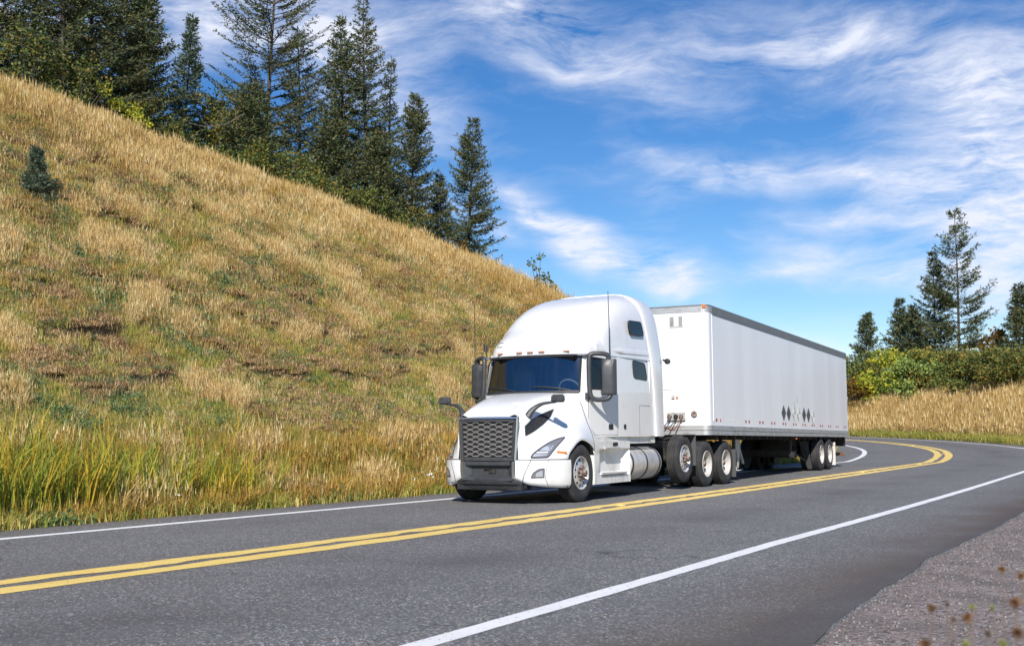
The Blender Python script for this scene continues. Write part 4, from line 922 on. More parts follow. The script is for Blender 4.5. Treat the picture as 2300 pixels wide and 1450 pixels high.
    for sy in (1, -1):
        lg.box((-2.85, sy*.88, .80), (.13, .13, .72)); lg.box((-2.72, sy*.88, .62), (.10, .10, .62), rot=(0, -.30, 0)); lg.box((-3.02, sy*.88, .68), (.05, .05, .6), rot=(0, .45, 0)); lg.box((-2.85, sy*.88, .38), (.09, .09, .2)); lg.box((-2.85, sy*.88, .285), (.26, .26, .03))
        lg.box((-2.78, sy*.97, .93), (.42, .03, .30)); lg.add([(-2.95, sy*.99, .80), (-2.60, sy*.99, .80), (-2.78, sy*.99, .34), (-2.95, sy*.95, .80), (-2.60, sy*.95, .80), (-2.78, sy*.95, .34)], [(0, 1, 2), (3, 4, 5), (0, 2, 5, 3), (1, 2, 5, 4)]); lg.box((-3.25, sy*.9, .72), (.06, .06, .75), rot=(0, .75, 0))
    lg.tube([(-2.85, -.9, .72), (-2.85, .9, .72)], .03, 8); lg.build('landing_gear', M['galv'], TR, bevel=.008)
    for sy in (1, -1):
        g = MB(); g.box((-8.02, sy*1.12, .62), (.14, .10, .16)); g.tube([(-8.0, sy*1.05, 1.12), (-8.0, sy*1.05, .6)], .045, 8); g.tube([(-8.1, sy*1.05, .72), (-10.2, sy*1.0, .40)], .02, 6); g.build('slider_bracket', M['under'], TR)
        g = MB(); g.lathe([(.001, .03), (.03, .025), (.035, 0)], c=(0, sy*1.27, 0), n=12, ax='x'); o = g.build('side_lamp', M['amber'], TR, smooth=True); o.location = (-7.86, 0, ZB-.06); o.scale = (1, 1, 1)
        f = MB(); A = [(-10.72, .68, 1.02), (-10.66, .96, 1.02), (-10.62, 1.05, .55), (-10.66, 1.10, .16), (-10.74, .95, .14), (-10.74, .78, .6)]
        n = len(A); f.add([(x, sy*y, z) for x, y, z in A]+[(x+.02, sy*y, z) for x, y, z in A], [tuple(range(n)), tuple(range(2*n-1, n-1, -1))]+[(k, (k+1) % n, n+(k+1) % n, n+k) for k in range(n)]); f.build('mudflap', M['mud'], TR)
        f = MB(); f.box((-13.45, sy*.97, .60), (.015, .60, .76)); o = f.build('rear_mudflap', M['whiteflap'], TR); f = MB(); f.box((-13.44, sy*.97, .88), (.02, .5, .05)); f.build('flap_stripe', M['brown'], o)
    g = MB(); g.box((-15.55, 0, .56), (.10, 2.3, .11)); 
    for sy in (1, -1): g.box((-15.5, sy*.6, .8), (.08, .08, .45))
    g.build('rear_underride_bar', M['brown'], TR, bevel=.01)
    g = MB()
    for y in (1.22, -1.22): g.box((XR-.004, y, ZB+.05), (.02, .12, .07))
    g.build('tail_lamp', M['red'], TR)
build_trailer()
for x in (-11.33, -12.57):
    for sy in (1, -1): make_wheel(TR, (x, sy*1.28, .51-TILT*x*-1*-1), 'trailer', sy < 0)
# ------------------------------------------------------------------ foliage materials
def leafmat(name, cols, rough=.6, trans=.25, seed_scale=.6, posamt=.35):
    """random colour per leaf island, drifting with position"""
    m = bpy.data.materials.new(name); m.use_nodes = True; nt = m.node_tree; N = nt.nodes.new; L = nt.links.new
    b = nt.nodes['Principled BSDF']; b.inputs['Roughness'].default_value = rough; b.inputs['Specular IOR Level'].default_value = .25
    g = N('ShaderNodeNewGeometry'); n = N('ShaderNodeTexNoise'); n.inputs['Scale'].default_value = seed_scale; n.inputs['Detail'].default_value = 3; L(g.outputs['Position'], n.inputs['Vector'])
    a = N('ShaderNodeMath'); a.operation = 'MULTIPLY_ADD'; L(n.outputs['Fac'], a.inputs[0]); a.inputs[1].default_value = posamt*2; a.inputs[2].default_value = -posamt
    s = N('ShaderNodeMath'); s.operation = 'ADD'; L(g.outputs['Random Per Island'], s.inputs[0]); L(a.outputs[0], s.inputs[1])
    r = N('ShaderNodeValToRGB'); L(s.outputs[0], r.inputs[0]); e = r.color_ramp.elements
    for k, c in enumerate(cols):
        p = k/(len(cols)-1)
        if k < 2: e[k].position = p; e[k].color = (*c, 1)
        else: q = e.new(p); q.color = (*c, 1)
    if len(cols) > 2:
        pass
    L(r.outputs[0], b.inputs['Base Color'])
    if trans:
        t = N('ShaderNodeBsdfTranslucent'); L(r.outputs[0], t.inputs[0]); mx = N('ShaderNodeMixShader'); mx.inputs[0].default_value = trans
        out = nt.nodes['Material Output']; L(b.outputs[0], mx.inputs[1]); L(t.outputs[0], mx.inputs[2]); L(mx.outputs[0], out.inputs[0])
    return m
def ramp3(name, cols, **k):
    m = leafmat(name, cols[:2], **k); r = [n for n in m.node_tree.nodes if n.type == 'VALTORGB'][0]; e = r.color_ramp.elements
    e[1].position = 1/(len(cols)-1)
    for i, c in enumerate(cols[2:]): q = e.new((i+2)/(len(cols)-1)); q.color = (*c, 1)
    return m
M['needle'] = ramp3('spruce_needles', [(.028, .052, .030), (.065, .098, .048), (.115, .150, .066), (.175, .190, .080), (.19, .14, .05)], trans=.2, posamt=.25)
M['needle_blue'] = ramp3('blue_needles', [(.04, .075, .055), (.08, .125, .085), (.13, .18, .12), (.19, .23, .14)], trans=.2, posamt=.2)
M['bark'] = mat('bark', (.055, .042, .032), .9, mix=[(6, (.12, .10, .08), .45, .7, (1, 1, .3))], bump=(14, .8, .03))
M['palebark'] = mat('pale_bark', (.30, .27, .22), .8)
M['leaf_dark'] = ramp3('dark_leaves', [(.04, .07, .022), (.08, .125, .035), (.13, .18, .045), (.20, .21, .04), (.28, .18, .035)], posamt=.25)
M['leaf_yellow'] = ramp3('yellow_green_leaves', [(.10, .16, .025), (.24, .30, .04), (.46, .47, .05), (.62, .52, .05)])
M['leaf_light'] = ramp3('light_green_leaves', [(.12, .20, .05), (.26, .35, .09), (.42, .48, .15)])
M['leaf_mid'] = ramp3('olive_leaves', [(.05, .08, .02), (.11, .145, .035), (.19, .19, .045), (.32, .20, .04)])
M['leaf_olive'] = ramp3('brown_olive_leaves', [(.07, .10, .03), (.15, .18, .045), (.25, .23, .055), (.36, .24, .05)], posamt=.3)
M['leaf_rust'] = ramp3('rust_leaves', [(.07, .06, .02), (.18, .11, .02), (.28, .13, .02)])
M['g_gold'] = ramp3('golden_grass', [(.38, .235, .075), (.60, .415, .15), (.80, .61, .27), (.92, .80, .50)], trans=.35, rough=.7, seed_scale=.35, posamt=.3)
M['g_mix'] = ramp3('mixed_grass', [(.13, .20, .03), (.32, .35, .055), (.58, .48, .12), (.78, .62, .24)], trans=.35, rough=.7, seed_scale=.5, posamt=.5)
M['g_green'] = ramp3('green_grass', [(.09, .17, .04), (.19, .27, .06), (.36, .39, .08), (.56, .50, .16)], trans=.35, rough=.6, seed_scale=.5, posamt=.3)
M['g_brown'] = ramp3('matted_brown_grass', [(.17, .095, .04), (.36, .22, .10), (.56, .38, .19), (.74, .56, .33)], trans=.15, rough=.9, posamt=.3)
M['g_rust'] = ramp3('rusty_weeds', [(.20, .10, .03), (.38, .21, .05), (.54, .35, .09), (.66, .50, .16)], trans=.3, posamt=.4)
M['g_verge'] = ramp3('verge_weeds', [(.12, .16, .03), (.28, .27, .05), (.54, .36, .07), (.60, .28, .05), (.72, .54, .20)], trans=.35, posamt=.55, seed_scale=1.4)
M['g_weed'] = ramp3('broad_weeds', [(.07, .14, .06), (.14, .23, .10), (.26, .33, .15)], trans=.25)
M['reed'] = ramp3('reed_blades', [(.05, .12, .04), (.08, .17, .05), (.16, .26, .05), (.42, .42, .05), (.66, .42, .05)], trans=.35, posamt=.25, seed_scale=1.2)
M['flower'] = mat('white_flower', (.8, .8, .74), .7)
M['seed'] = mat('dry_seed_head', (.13, .06, .025), .8, mix=[(40, (.26, .14, .06), .45, .6, U)])
M['seedg'] = mat('green_seed_head', (.24, .26, .07), .8)
M['stalk'] = mat('dry_stalk', (.16, .12, .09), .8)

RNG = np.random.default_rng(7)
def ground_z(x, y): return float(terrain(np.array([x]), np.array([y]))[0])
def at_px(px, D, py=560):
    """plan position at horizontal distance D along the line of sight of a picture point"""
    d = pix_ray(px, py); n = math.hypot(d[0], d[1]); return D*d[0]/n, D*d[1]/n
def h_at(py, D, px=None):
    d = pix_ray(px, py); return CAMH+D*d[2]/math.hypot(d[0], d[1])

def cards(P, D, Lh, Wd, rng, bend=.0):
    """slender leaf quads: base P, direction D, length, width -> V,F (4 verts, diamond)"""
    n = len(P); R = rng.normal(size=(n, 3)); S = np.cross(D, R); S /= np.linalg.norm(S, axis=1)[:, None]+1e-9
    a = P; b = P+D*(Lh*.45)[:, None]+S*(Wd*.5)[:, None]; c = P+D*Lh[:, None]; d = P+D*(Lh*.45)[:, None]-S*(Wd*.5)[:, None]
    V = np.stack([a, b, c, d], 1).reshape(-1, 3); F = np.arange(4*n).reshape(n, 4); return V, F
def conifer_mesh(H, R, seed, base=.06, dens=1.0, nee=1.0, asym=0.0, lean=0.0, top=1.0, droop=.25, csz=1.0):
    rng = np.random.default_rng(seed); tr = MB(); path = []; 
    for k in range(9):
        t = k/8; path.append((lean*t*t*H+.02*H*sin(seed+3*t)*t, .015*H*sin(seed*2+4*t)*t, t*H))
    tr.tube(path, [max(.012, (.0095*H)*(1-t)**.85+.01) for t in np.linspace(0, 1, 9)], 8)
    px = lambda z: (np.interp(z/H, np.linspace(0, 1, 9), [p[0] for p in path]), np.interp(z/H, np.linspace(0, 1, 9), [p[1] for p in path]))
    AP = []; AD = []; AL = []; AW = []
    z = base*H; step = .030*H/dens**.5
    while z < H*.985:
        t = (z-base*H)/(H*(1-base)); nb = int(rng.integers(5, 9)*min(1.3, dens+.15)) if t < .9 else 4
        for _ in range(max(nb, 3)):
            az = rng.uniform(0, 2*pi); env = (1-t)**(.98/top)*(1-.25*max(0, .25-t)/.25); L = R*(env*rng.uniform(.55, 1.12)+.035)*(1+asym*cos(az-1))
            if rng.random() < .10: L *= 1.25
            if rng.random() < .06: continue
            L = max(L, .10); x0, y0 = px(z); zz = z+rng.uniform(-.5, .5)*step
            up0 = -.05-droop*(1-t)+.55*t**1.5+rng.normal()*.08; ns = max(4, int(L/.16/csz)+2); u = np.linspace(0, 1, ns)
            bx = x0+cos(az)*L*u; by = y0+sin(az)*L*u; bz = zz+L*(up0*u+.30*u**2.2)
            wob = rng.normal(size=2)*.05*L; bx = bx+wob[0]*u**2; by = by+wob[1]*u**2
            B = np.stack([bx, by, bz], 1)
            if L > .3*R or t < .5: tr.tube([B[0], B[ns//2], B[-1]], [.0032*H*(.3+.5*(1-t)), .002*H*(.3+.4*(1-t)), .003], 4, cap=False)
            du = np.gradient(B, axis=0); du /= np.linalg.norm(du, axis=1)[:, None]
            side = np.cross(du, [0, 0, 1.0]); side /= np.linalg.norm(side, axis=1)[:, None]+1e-9
            for k in range(1, ns):
                uu = u[k]
                if uu < .18 and t < .8: continue
                tl = csz*(.16+.30*L*.35*(1-uu)**.7)*rng.uniform(.7, 1.25)
                for sg in (-1, 1):
                    dr = du[k]*rng.uniform(.45, .85)+side[k]*sg*rng.uniform(.6, 1)+np.array([0, 0, rng.uniform(-.35, .2)]); dr /= np.linalg.norm(dr)
                    # the twig itself and sub-twigs along it
                    nsub = max(4, int(tl/(.05*csz))); 
                    for q in range(nsub):
                        pb = B[k]+dr*tl*q/nsub; d2 = dr+rng.normal(size=3)*.45; d2 /= np.linalg.norm(d2)
                        AP.append(pb); AD.append(d2); AL.append(csz*rng.uniform(.13, .26)*nee); AW.append(csz*rng.uniform(.036, .064)*nee)
                d2 = du[k]+rng.normal(size=3)*.3; d2 /= np.linalg.norm(d2); AP.append(B[k]); AD.append(d2); AL.append(csz*.2*nee); AW.append(csz*.06*nee)
        z += step*rng.uniform(.6, 1.3)*(1-.35*t)
    for k in range(20): AP.append(np.array([px(H*.97)[0], px(H*.97)[1], H*(.95+.05*k/20)])); d = rng.normal(size=3)*.5+[0, 0, 1]; AD.append(d/np.linalg.norm(d)); AL.append(.14*csz); AW.append(.04*csz)
    V, F = cards(np.array(AP), np.array(AD), np.array(AL), np.array(AW), rng)
    return tr, V, F
NT = [0]
def conifer(px, D, top_py, R, seed, label, name='conifer_tree', needle='needle', group='evergreen trees along the ridge', sink=.3, **k):
    x, y = at_px(px, D); zg = ground_z(x, y)-sink; H = h_at(top_py, D, px)-zg
    e = tag(empty(name, (x, y, zg)), label, 'tree', group)
    k['dens'] = k.get('dens', 1)*(1.2 if name == 'conifer_tree' else 1); tr, V, F = conifer_mesh(H, R*(1.1 if name == 'conifer_tree' else 1), seed, **k)
    tr.build('trunk', M['bark'], e, smooth=60, fixn=False)
    link('crown', np_mesh('crown', V, F, M[needle]), e); NT[0] += len(F)
    return e
def bush(px, D, top_py, R, seed, label, m_, name='shrub', cat='shrub', group=None, leaf=.075, n=9000, base_py=None, squash=1.0, trunk=False, sink=.2, gaps=.5, nclump=34, zg=None):
    rng = np.random.default_rng(seed); x, y = at_px(px, D); zg = ground_z(x, y)-sink if zg is None else zg; H = h_at(top_py, D, px)-zg
    e = tag(empty(name, (x, y, zg)), label, cat, group)
    st = MB(); cl = []
    for k in range(nclump):
        a = rng.uniform(0, 2*pi); zc = rng.uniform(.12 if not trunk else .35, .93)*H; prof = math.sqrt(max(0.02, 1-((zc/H-.45)/.62)**2)) if not trunk else math.sqrt(max(.02, 1-((zc/H-.66)/.36)**2))
        rr = R*prof*rng.uniform(.35, .95); c = np.array([rr*cos(a), rr*sin(a)*squash, zc]); cl.append((c, R*rng.uniform(.18, .36)))
        st.tube([(0.05*rng.normal(), .05*rng.normal(), 0), (c[0]*.35, c[1]*.35, zc*.5), tuple(c)], [.012*H**.8+.008, .010*H**.5+.004, .006], 5, cap=False)
    wts = np.array([c[1]**2 for c in cl]); idx = rng.choice(len(cl), n, p=wts/wts.sum()); C0 = np.array([c[0] for c in cl])[idx]; Rc = np.array([c[1] for c in cl])[idx]
    d = rng.normal(size=(n, 3)); d /= np.linalg.norm(d, axis=1)[:, None]; rad_ = Rc*(rng.uniform(.35, 1.05, n)); P = C0+d*rad_[:, None]*np.array([1, squash, .8]); P[:, 2] = np.maximum(P[:, 2], .05)
    nd = d*.5+rng.normal(size=(n, 3))*.7; nd /= np.linalg.norm(nd, axis=1)[:, None]; sz = leaf*rng.uniform(.6, 1.35, n)
    V, F = cards(P, nd, sz*1.35, sz*.95, rng)
    st.build('branches', M['bark'], e, fixn=False); link('foliage', np_mesh('foliage', V, F, M[m_]), e); return e

def build_trees():
    G = 'evergreen trees along the ridge'
    L = [ # px, D, top_py, R, seed, label, kwargs
     (-70, 47, -330, 3.0, 11, 'dark tall fir cut by the left edge of the picture on the hilltop', dict(dens=1.1, base=.10)),
     (48, 50, -300, 2.9, 12, 'tall fir with long open boughs near the left edge, first whole tree on the hilltop', dict(dens=.75, base=.12, droop=.1)),
     (118, 46, -240, 2.6, 13, 'fir with grey-green drooping boughs between the left-edge tree and the bent trunk', dict(dens=.9, base=.10)),
     (195, 47, -260, 2.9, 14, 'bushy fir with a dark leaning trunk left of the small yellow-leaved shrub', dict(dens=1.0, base=.08, lean=-.03, asym=.2)),
     (262, 52, -190, 2.7, 15, 'dark fir standing behind the small yellow-leaved shrub', dict(dens=1.2, base=.04)),
     (318, 49, -45, 2.3, 16, 'dense black-green spruce at the right end of the dark left-hand grove', dict(dens=1.6, base=.03)),
     (412, 55, 34, 1.75, 17, 'slim blue-green spruce standing alone in the gap right of the dark grove', dict(dens=1.15, base=.05, needle='needle_blue')),
     (592, 56, -150, 4.0, 18, 'tall open fir with bare trunk showing and wide upswept boughs', dict(dens=.62, base=.22, droop=-.25, top=1.5, nee=.95)),
     (662, 60, 62, 2.5, 19, 'thin fir with sparse boughs right of the tall open fir', dict(dens=.55, base=.12, droop=.0, top=1.3)),
     (560, 52, 190, 2.6, 27, 'low bushy fir in front of the tall open fir', dict(dens=1.1, base=.02, top=1.3)),
     (768, 56, 45, 2.5, 20, 'broad green spruce just left of the tallest pointed spruce', dict(dens=1.05, base=.04, top=1.15)),
     (823, 57, -12, 2.55, 21, 'tallest pointed spruce with cone-laden brownish top in the middle of the row', dict(dens=.95, base=.04, top=1.1)),
     (742, 54, 250, 2.4, 28, 'short wide fir at the foot of the broad green spruce', dict(dens=1.0, base=.02, top=1.3)),
     (880, 60, 128, 1.6, 22, 'very thin sparse spruce standing between the tallest spruce and the brownish one', dict(dens=.55, base=.06)),
     (928, 58, 212, 2.4, 23, 'brownish spruce with heavy lower boughs, second large one from the right of the row', dict(dens=1.3, base=.03, top=1.15)),
     (1053, 60, 262, 2.35, 24, 'lone conical spruce at the right end of the row on the ridge', dict(dens=1.15, base=.02, top=1.1)),
     (985, 62, 395, 1.9, 25, 'small spruce filling the gap left of the lone conical spruce', dict(dens=1.0, base=.02)),
     (850, 55, 300, 2.2, 29, 'low dark fir under the tallest spruce', dict(dens=1.1, base=.02, top=1.3)),
     (470, 57, 215, 2.3, 30, 'shaggy low fir right of the slim blue-green spruce', dict(dens=.9, base=.03, top=1.3)),
    ]
    for px, D, ty, R, sd, lab, k in L:
        nd = k.pop('needle', 'needle'); conifer(px, D, ty, R, sd, lab, needle=nd, group=G, **k)
    G2 = 'evergreen trees beyond the bend'
    L = [(1940, 97, 704, 2.3, 41, 'spruce nearest the rear of the white trailer', dict(dens=.8, base=.03, csz=1.4, droop=.05)),
     (2012, 104, 674, 2.5, 42, 'rounded dark spruce second from the trailer', dict(dens=.95, base=.03, csz=1.5)),
     (2050, 101, 690, 2.2, 46, 'small dark spruce crowded against the left foot of the tall spruces', dict(dens=1.0, base=.03, csz=1.5)),
     (2090, 98, 568, 2.9, 43, 'tall spruce just left of the tallest one beyond the bend', dict(dens=.75, base=.04, csz=1.45, droop=.05)),
     (2143, 96, 472, 4.1, 44, 'tallest spruce beyond the bend, with long separate boughs on a bare brown trunk', dict(dens=.62, base=.16, csz=1.45, droop=.0)),
     (2288, 92, 638, 2.6, 45, 'dark spruce at the right edge of the picture', dict(dens=.95, base=.03, csz=1.4)),
     (2335, 92, 620, 2.8, 47, 'spruce cut by the right edge of the picture', dict(dens=1.0, base=.03, csz=1.4)),
     (2235, 104, 748, 2.0, 48, 'small rusty spruce between the tallest spruce and the right-edge one', dict(dens=.6, base=.03, csz=1.5))]
    for px, D, ty, R, sd, lab, k in L:
        conifer(px, D, ty, R, sd, lab, group=G2, **k)
    # broadleaf growth on the ridge
    B = [(252, 45, 190, 1.15, 51, 'small yellow-leaved shrub at the edge of the grass below the dark grove', 'leaf_yellow', dict(n=2600, leaf=.085, nclump=16)),
     (352, 47, 268, .7, 52, 'tiny golden shrub at the right foot of the dark grove', 'leaf_yellow', dict(n=900, nclump=9)),
     (505, 54, 205, 2.6, 53, 'leafy light green tree under the tall open fir', 'leaf_mid', dict(n=9000, leaf=.10, trunk=False)),
     (600, 50, 330, 2.2, 54, 'dark shrub below the tall open fir', 'leaf_dark', dict(n=6500, leaf=.09)),
     (680, 51, 345, 2.0, 55, 'olive shrub below the thin fir', 'leaf_mid', dict(n=5500, leaf=.085)),
     (430, 49, 290, 1.7, 56, 'dark low shrub right of the tiny golden shrub', 'leaf_dark', dict(n=4500, leaf=.085)),
     (520, 48, 345, 1.8, 57, 'shrub hanging over the grass left of the dark shrub', 'leaf_dark', dict(n=4500, leaf=.085)),
     (760, 52, 400, 1.9, 58, 'dark shrub at the foot of the broad green spruce', 'leaf_dark', dict(n=4500, leaf=.085)),
     (830, 53, 425, 1.8, 59, 'shrub with dull leaves below the tallest pointed spruce', 'leaf_dark', dict(n=4200, leaf=.085)),
     (900, 54, 465, 1.6, 60, 'low shrub left of the brownish-green spruce foot', 'leaf_mid', dict(n=3500, leaf=.08)),
     (1020, 55, 540, 1.2, 61, 'low yellowish shrub at the ridge between the two rightmost spruces', 'leaf_rust', dict(n=2200, leaf=.07)),
     (60, 45, 60, 1.6, 62, 'thin leafy shrub under the left-edge firs', 'leaf_dark', dict(n=3500, leaf=.08)),
     (150, 44, 120, 1.5, 63, 'dark shrub at the grass edge left of the leaning trunk', 'leaf_dark', dict(n=3500, leaf=.08)),
     (330, 47, 215, 1.5, 64, 'dark shrub at the foot of the black-green spruce', 'leaf_dark', dict(n=3800, leaf=.08)),
     (1208, 53, 562, .75, 65, 'thin sapling with few leaves alone on the ridge right of the spruces', 'leaf_dark', dict(n=420, leaf=.10, nclump=14)),
     (1240, 53, 640, .55, 66, 'tiny twiggy bush beside the lone sapling', 'leaf_mid', dict(n=300, leaf=.07, nclump=8)),
     ]
    for px, D, ty, R, sd, lab, m_, k in B:
        isT = 'sapling' in lab or 'tree' in lab
        bush(px, D, ty, R, sd, lab, m_, name='sapling' if 'sapling' in lab else 'shrub', cat='sapling' if 'sapling' in lab else 'shrub', group='shrubs under the ridge trees', **k)
    B = [(1925, 86, 850, 2.0, 71, 'dull brown shrub beside the rear corner of the trailer', 'leaf_rust', dict(n=3500, leaf=.12)),
     (1995, 86, 793, 3.1, 72, 'bright yellow-green bush beyond the bend', 'leaf_yellow', dict(n=9000, leaf=.16)),
     (2048, 84, 812, 2.3, 73, 'pale green bush right of the bright yellow one', 'leaf_light', dict(n=6500, leaf=.14)),
     (2098, 84, 785, 2.8, 74, 'brownish-green bush right of the pale green one', 'leaf_olive', dict(n=7000, leaf=.14)),
     (2150, 83, 800, 2.7, 75, 'dark bush with rusty leaves below the tallest spruce', 'leaf_dark', dict(n=6500, leaf=.14)),
     (2205, 80, 795, 2.6, 76, 'dark green bush between the rusty bush and the right-hand olive bush', 'leaf_dark', dict(n=6500, leaf=.13)),
     (2260, 77, 782, 2.5, 77, 'rounded olive bush near the right edge of the picture', 'leaf_mid', dict(n=6500, leaf=.12)),
     (2320, 75, 800, 2.2, 78, 'bush cut by the right edge of the picture above the golden bank', 'leaf_mid', dict(n=5000, leaf=.12)),
     (2225, 95, 735, 1.8, 79, 'thin rusty-leaved tree between the tallest spruce and the right-edge spruce', 'leaf_rust', dict(n=2500, leaf=.14)),
     (1905, 92, 800, 2.4, 80, 'dark bush half hidden behind the trailer rear', 'leaf_dark', dict(n=4500, leaf=.14)),
     (1965, 92, 790, 2.4, 81, 'dark bush behind the bright yellow one', 'leaf_dark', dict(n=4500, leaf=.14))]
    for px, D, ty, R, sd, lab, m_, k in B:
        bush(px, D, ty, R, sd, lab, m_, group='bushes above the golden bank', **k)
    # young spruce on the slope
    x, y = at_px(75, 31); zg = ground_z(x, y)
    e = conifer(75, hit_D(75, 458), 340, .55, 91, 'small young spruce growing alone in the grass on the left of the slope', name='young_spruce', needle='needle_blue', group='evergreen trees along the ridge', sink=.0, dens=.55, base=.08, csz=.5, top=.9)
    # bare arching branch below the tall open fir
def hit_D(px, py):
    """distance at which the line of sight meets the slope"""
    d = pix_ray(px, py); D = np.arange(8, 120, .1); hx = d[0]/math.hypot(d[0], d[1]); hy = d[1]/math.hypot(d[0], d[1])
    z = terrain(hx*D, hy*D); zl = CAMH+D*d[2]/math.hypot(d[0], d[1]); k = np.argmax(z > zl); return float(D[k]) if (z > zl).any() else 60.0
build_trees()

def dead_branch(tree, pts, D, r0, subs=()):
    def w(px, py): x, y = at_px(px, D, py); return (x-tree.location.x, y-tree.location.y, h_at(py, D, px)-tree.location.z)
    P = [(0.0, 0.0, w(*pts[0])[2]+.1)]+[w(*p) for p in pts]; m = MB(); m.tube(catmull(P, 24), [r0*(1-.85*k/23)*(1+.15*sin(k*2.3)) for k in range(24)], 6)
    for s_ in subs: m.tube(catmull([w(*p) for p in s_], 8), [r0*.4*(1-.8*k/7) for k in range(8)], 5)
    m.build('dead_branch', M['deadwood'], tree, smooth=True, fixn=False)
M['deadwood'] = mat('dead_wood', (.17, .15, .12), .9, mix=[(7, (.09, .08, .06), .45, .65, U)])
for o in list(COL.objects):
    if o.type == 'EMPTY' and o.get('label') == 'low bushy fir in front of the tall open fir':
        dead_branch(o, [(545, 258), (515, 276), (480, 284), (440, 281), (400, 262), (372, 236)], 50.5, .034, [[(530, 268), (530, 250), (545, 228)], [(528, 268), (535, 284), (532, 296)], [(470, 284), (455, 272), (448, 256)], [(430, 277), (415, 282), (404, 280)], [(395, 258), (386, 262), (378, 258)]])

# ------------------------------------------------------------------ grass (uncountable ground cover) : tufts placed on points
PROTO = {}
def tuft_mesh(name, material, n, h, spread, lean, w, seed, curve=.5, flat=0.0, head=0):
    rng = np.random.default_rng(seed); V = []; F = []
    for k in range(n):
        a = rng.uniform(0, 2*pi); r = spread*math.sqrt(rng.random()); bx, by = r*cos(a), r*sin(a); hh = h*rng.uniform(.55, 1.15); da = rng.uniform(0, 2*pi); ln = lean*abs(rng.normal())*hh
        dx, dy = cos(da)*ln, sin(da)*ln; sa = rng.uniform(0, 2*pi); sx, sy = cos(sa)*w*.5*rng.uniform(.6, 1.3), sin(sa)*w*.5
        p1 = (bx+dx*.3, by+dy*.3, hh*.55*(1-flat)); p2 = (bx+dx*(1+curve), by+dy*(1+curve), hh*(1-flat*.9))
        i = len(V); V += [(bx-sx, by-sy, -.04), (bx+sx, by+sy, -.04), (p1[0]+sx*.8, p1[1]+sy*.8, p1[2]), (p1[0]-sx*.8, p1[1]-sy*.8, p1[2]), p2]
        F += [(i, i+1, i+2, i+3), (i+3, i+2, i+4)]
        if head and rng.random() < head:
            i = len(V); q = p2; V += [(q[0]-sx*1.6, q[1]-sy*1.6, q[2]-.09), (q[0]+sx*1.6, q[1]+sy*1.6, q[2]-.09), (q[0], q[1], q[2]+.04)]; F += [(i, i+1, i+2)]
    me = bpy.data.meshes.new(name); me.from_pydata(V, [], F); me.materials.append(material); return me
def weed_mesh(name, material, n, size, spread, h, seed):
    rng = np.random.default_rng(seed); P = rng.normal(size=(n, 3))*[spread, spread, h*.35]+[0, 0, h*.4]; P[:, 2] = np.abs(P[:, 2]); D = rng.normal(size=(n, 3))+[0, 0, .5]; D /= np.linalg.norm(D, axis=1)[:, None]
    V, F = cards(P, D, size*rng.uniform(.6, 1.4, n), size*.5*rng.uniform(.7, 1.2, n), rng); return np_mesh(name, V, F, material)
def protos(key, meshes):
    c = bpy.data.collections.new('tufts_'+key)
    for i, me in enumerate(meshes): c.objects.link(bpy.data.objects.new(key+'_tuft_%02d' % i, me))
    PROTO[key] = (c, len(meshes))
protos('gold', [tuft_mesh('gold', M['g_gold'], 44, .33, .24, .25, .009, s, head=.3) for s in range(4)])
protos('mix', [tuft_mesh('mix', M['g_mix'], 46, .16, .26, .6, .010, 10+s, head=.1) for s in range(4)])
protos('green', [tuft_mesh('green', M['g_green'], 48, .14, .26, .7, .011, 20+s) for s in range(4)])
protos('brown', [tuft_mesh('brown', M['g_brown'], 60, .11, .27, 1.4, .012, 30+s, flat=.35) for s in range(4)])
protos('rust', [tuft_mesh('rust', M['g_rust'], 34, .40, .18, .30, .010, 40+s, head=.6) for s in range(4)])
protos('weed', [weed_mesh('weed', M['g_weed'], 80, .065, .17, .13, 50+s) for s in range(3)])
protos('tall', [tuft_mesh('tall', M['g_gold'], 22, .55, .12, .22, .010, 55+s, head=.8) for s in range(3)])
protos('reed', [tuft_mesh('reed', M['reed'], 11, 1.25, .10, .16, .026, 60+s, curve=.9) for s in range(5)])
protos('verge', [tuft_mesh('verge', M['g_verge'], 30, .30, .22, .42, .008, 80+s, head=.35) for s in range(4)])
protos('flower', [weed_mesh('flower', M['flower'], 10, .05, .05, .03, 70+s) for s in range(2)])
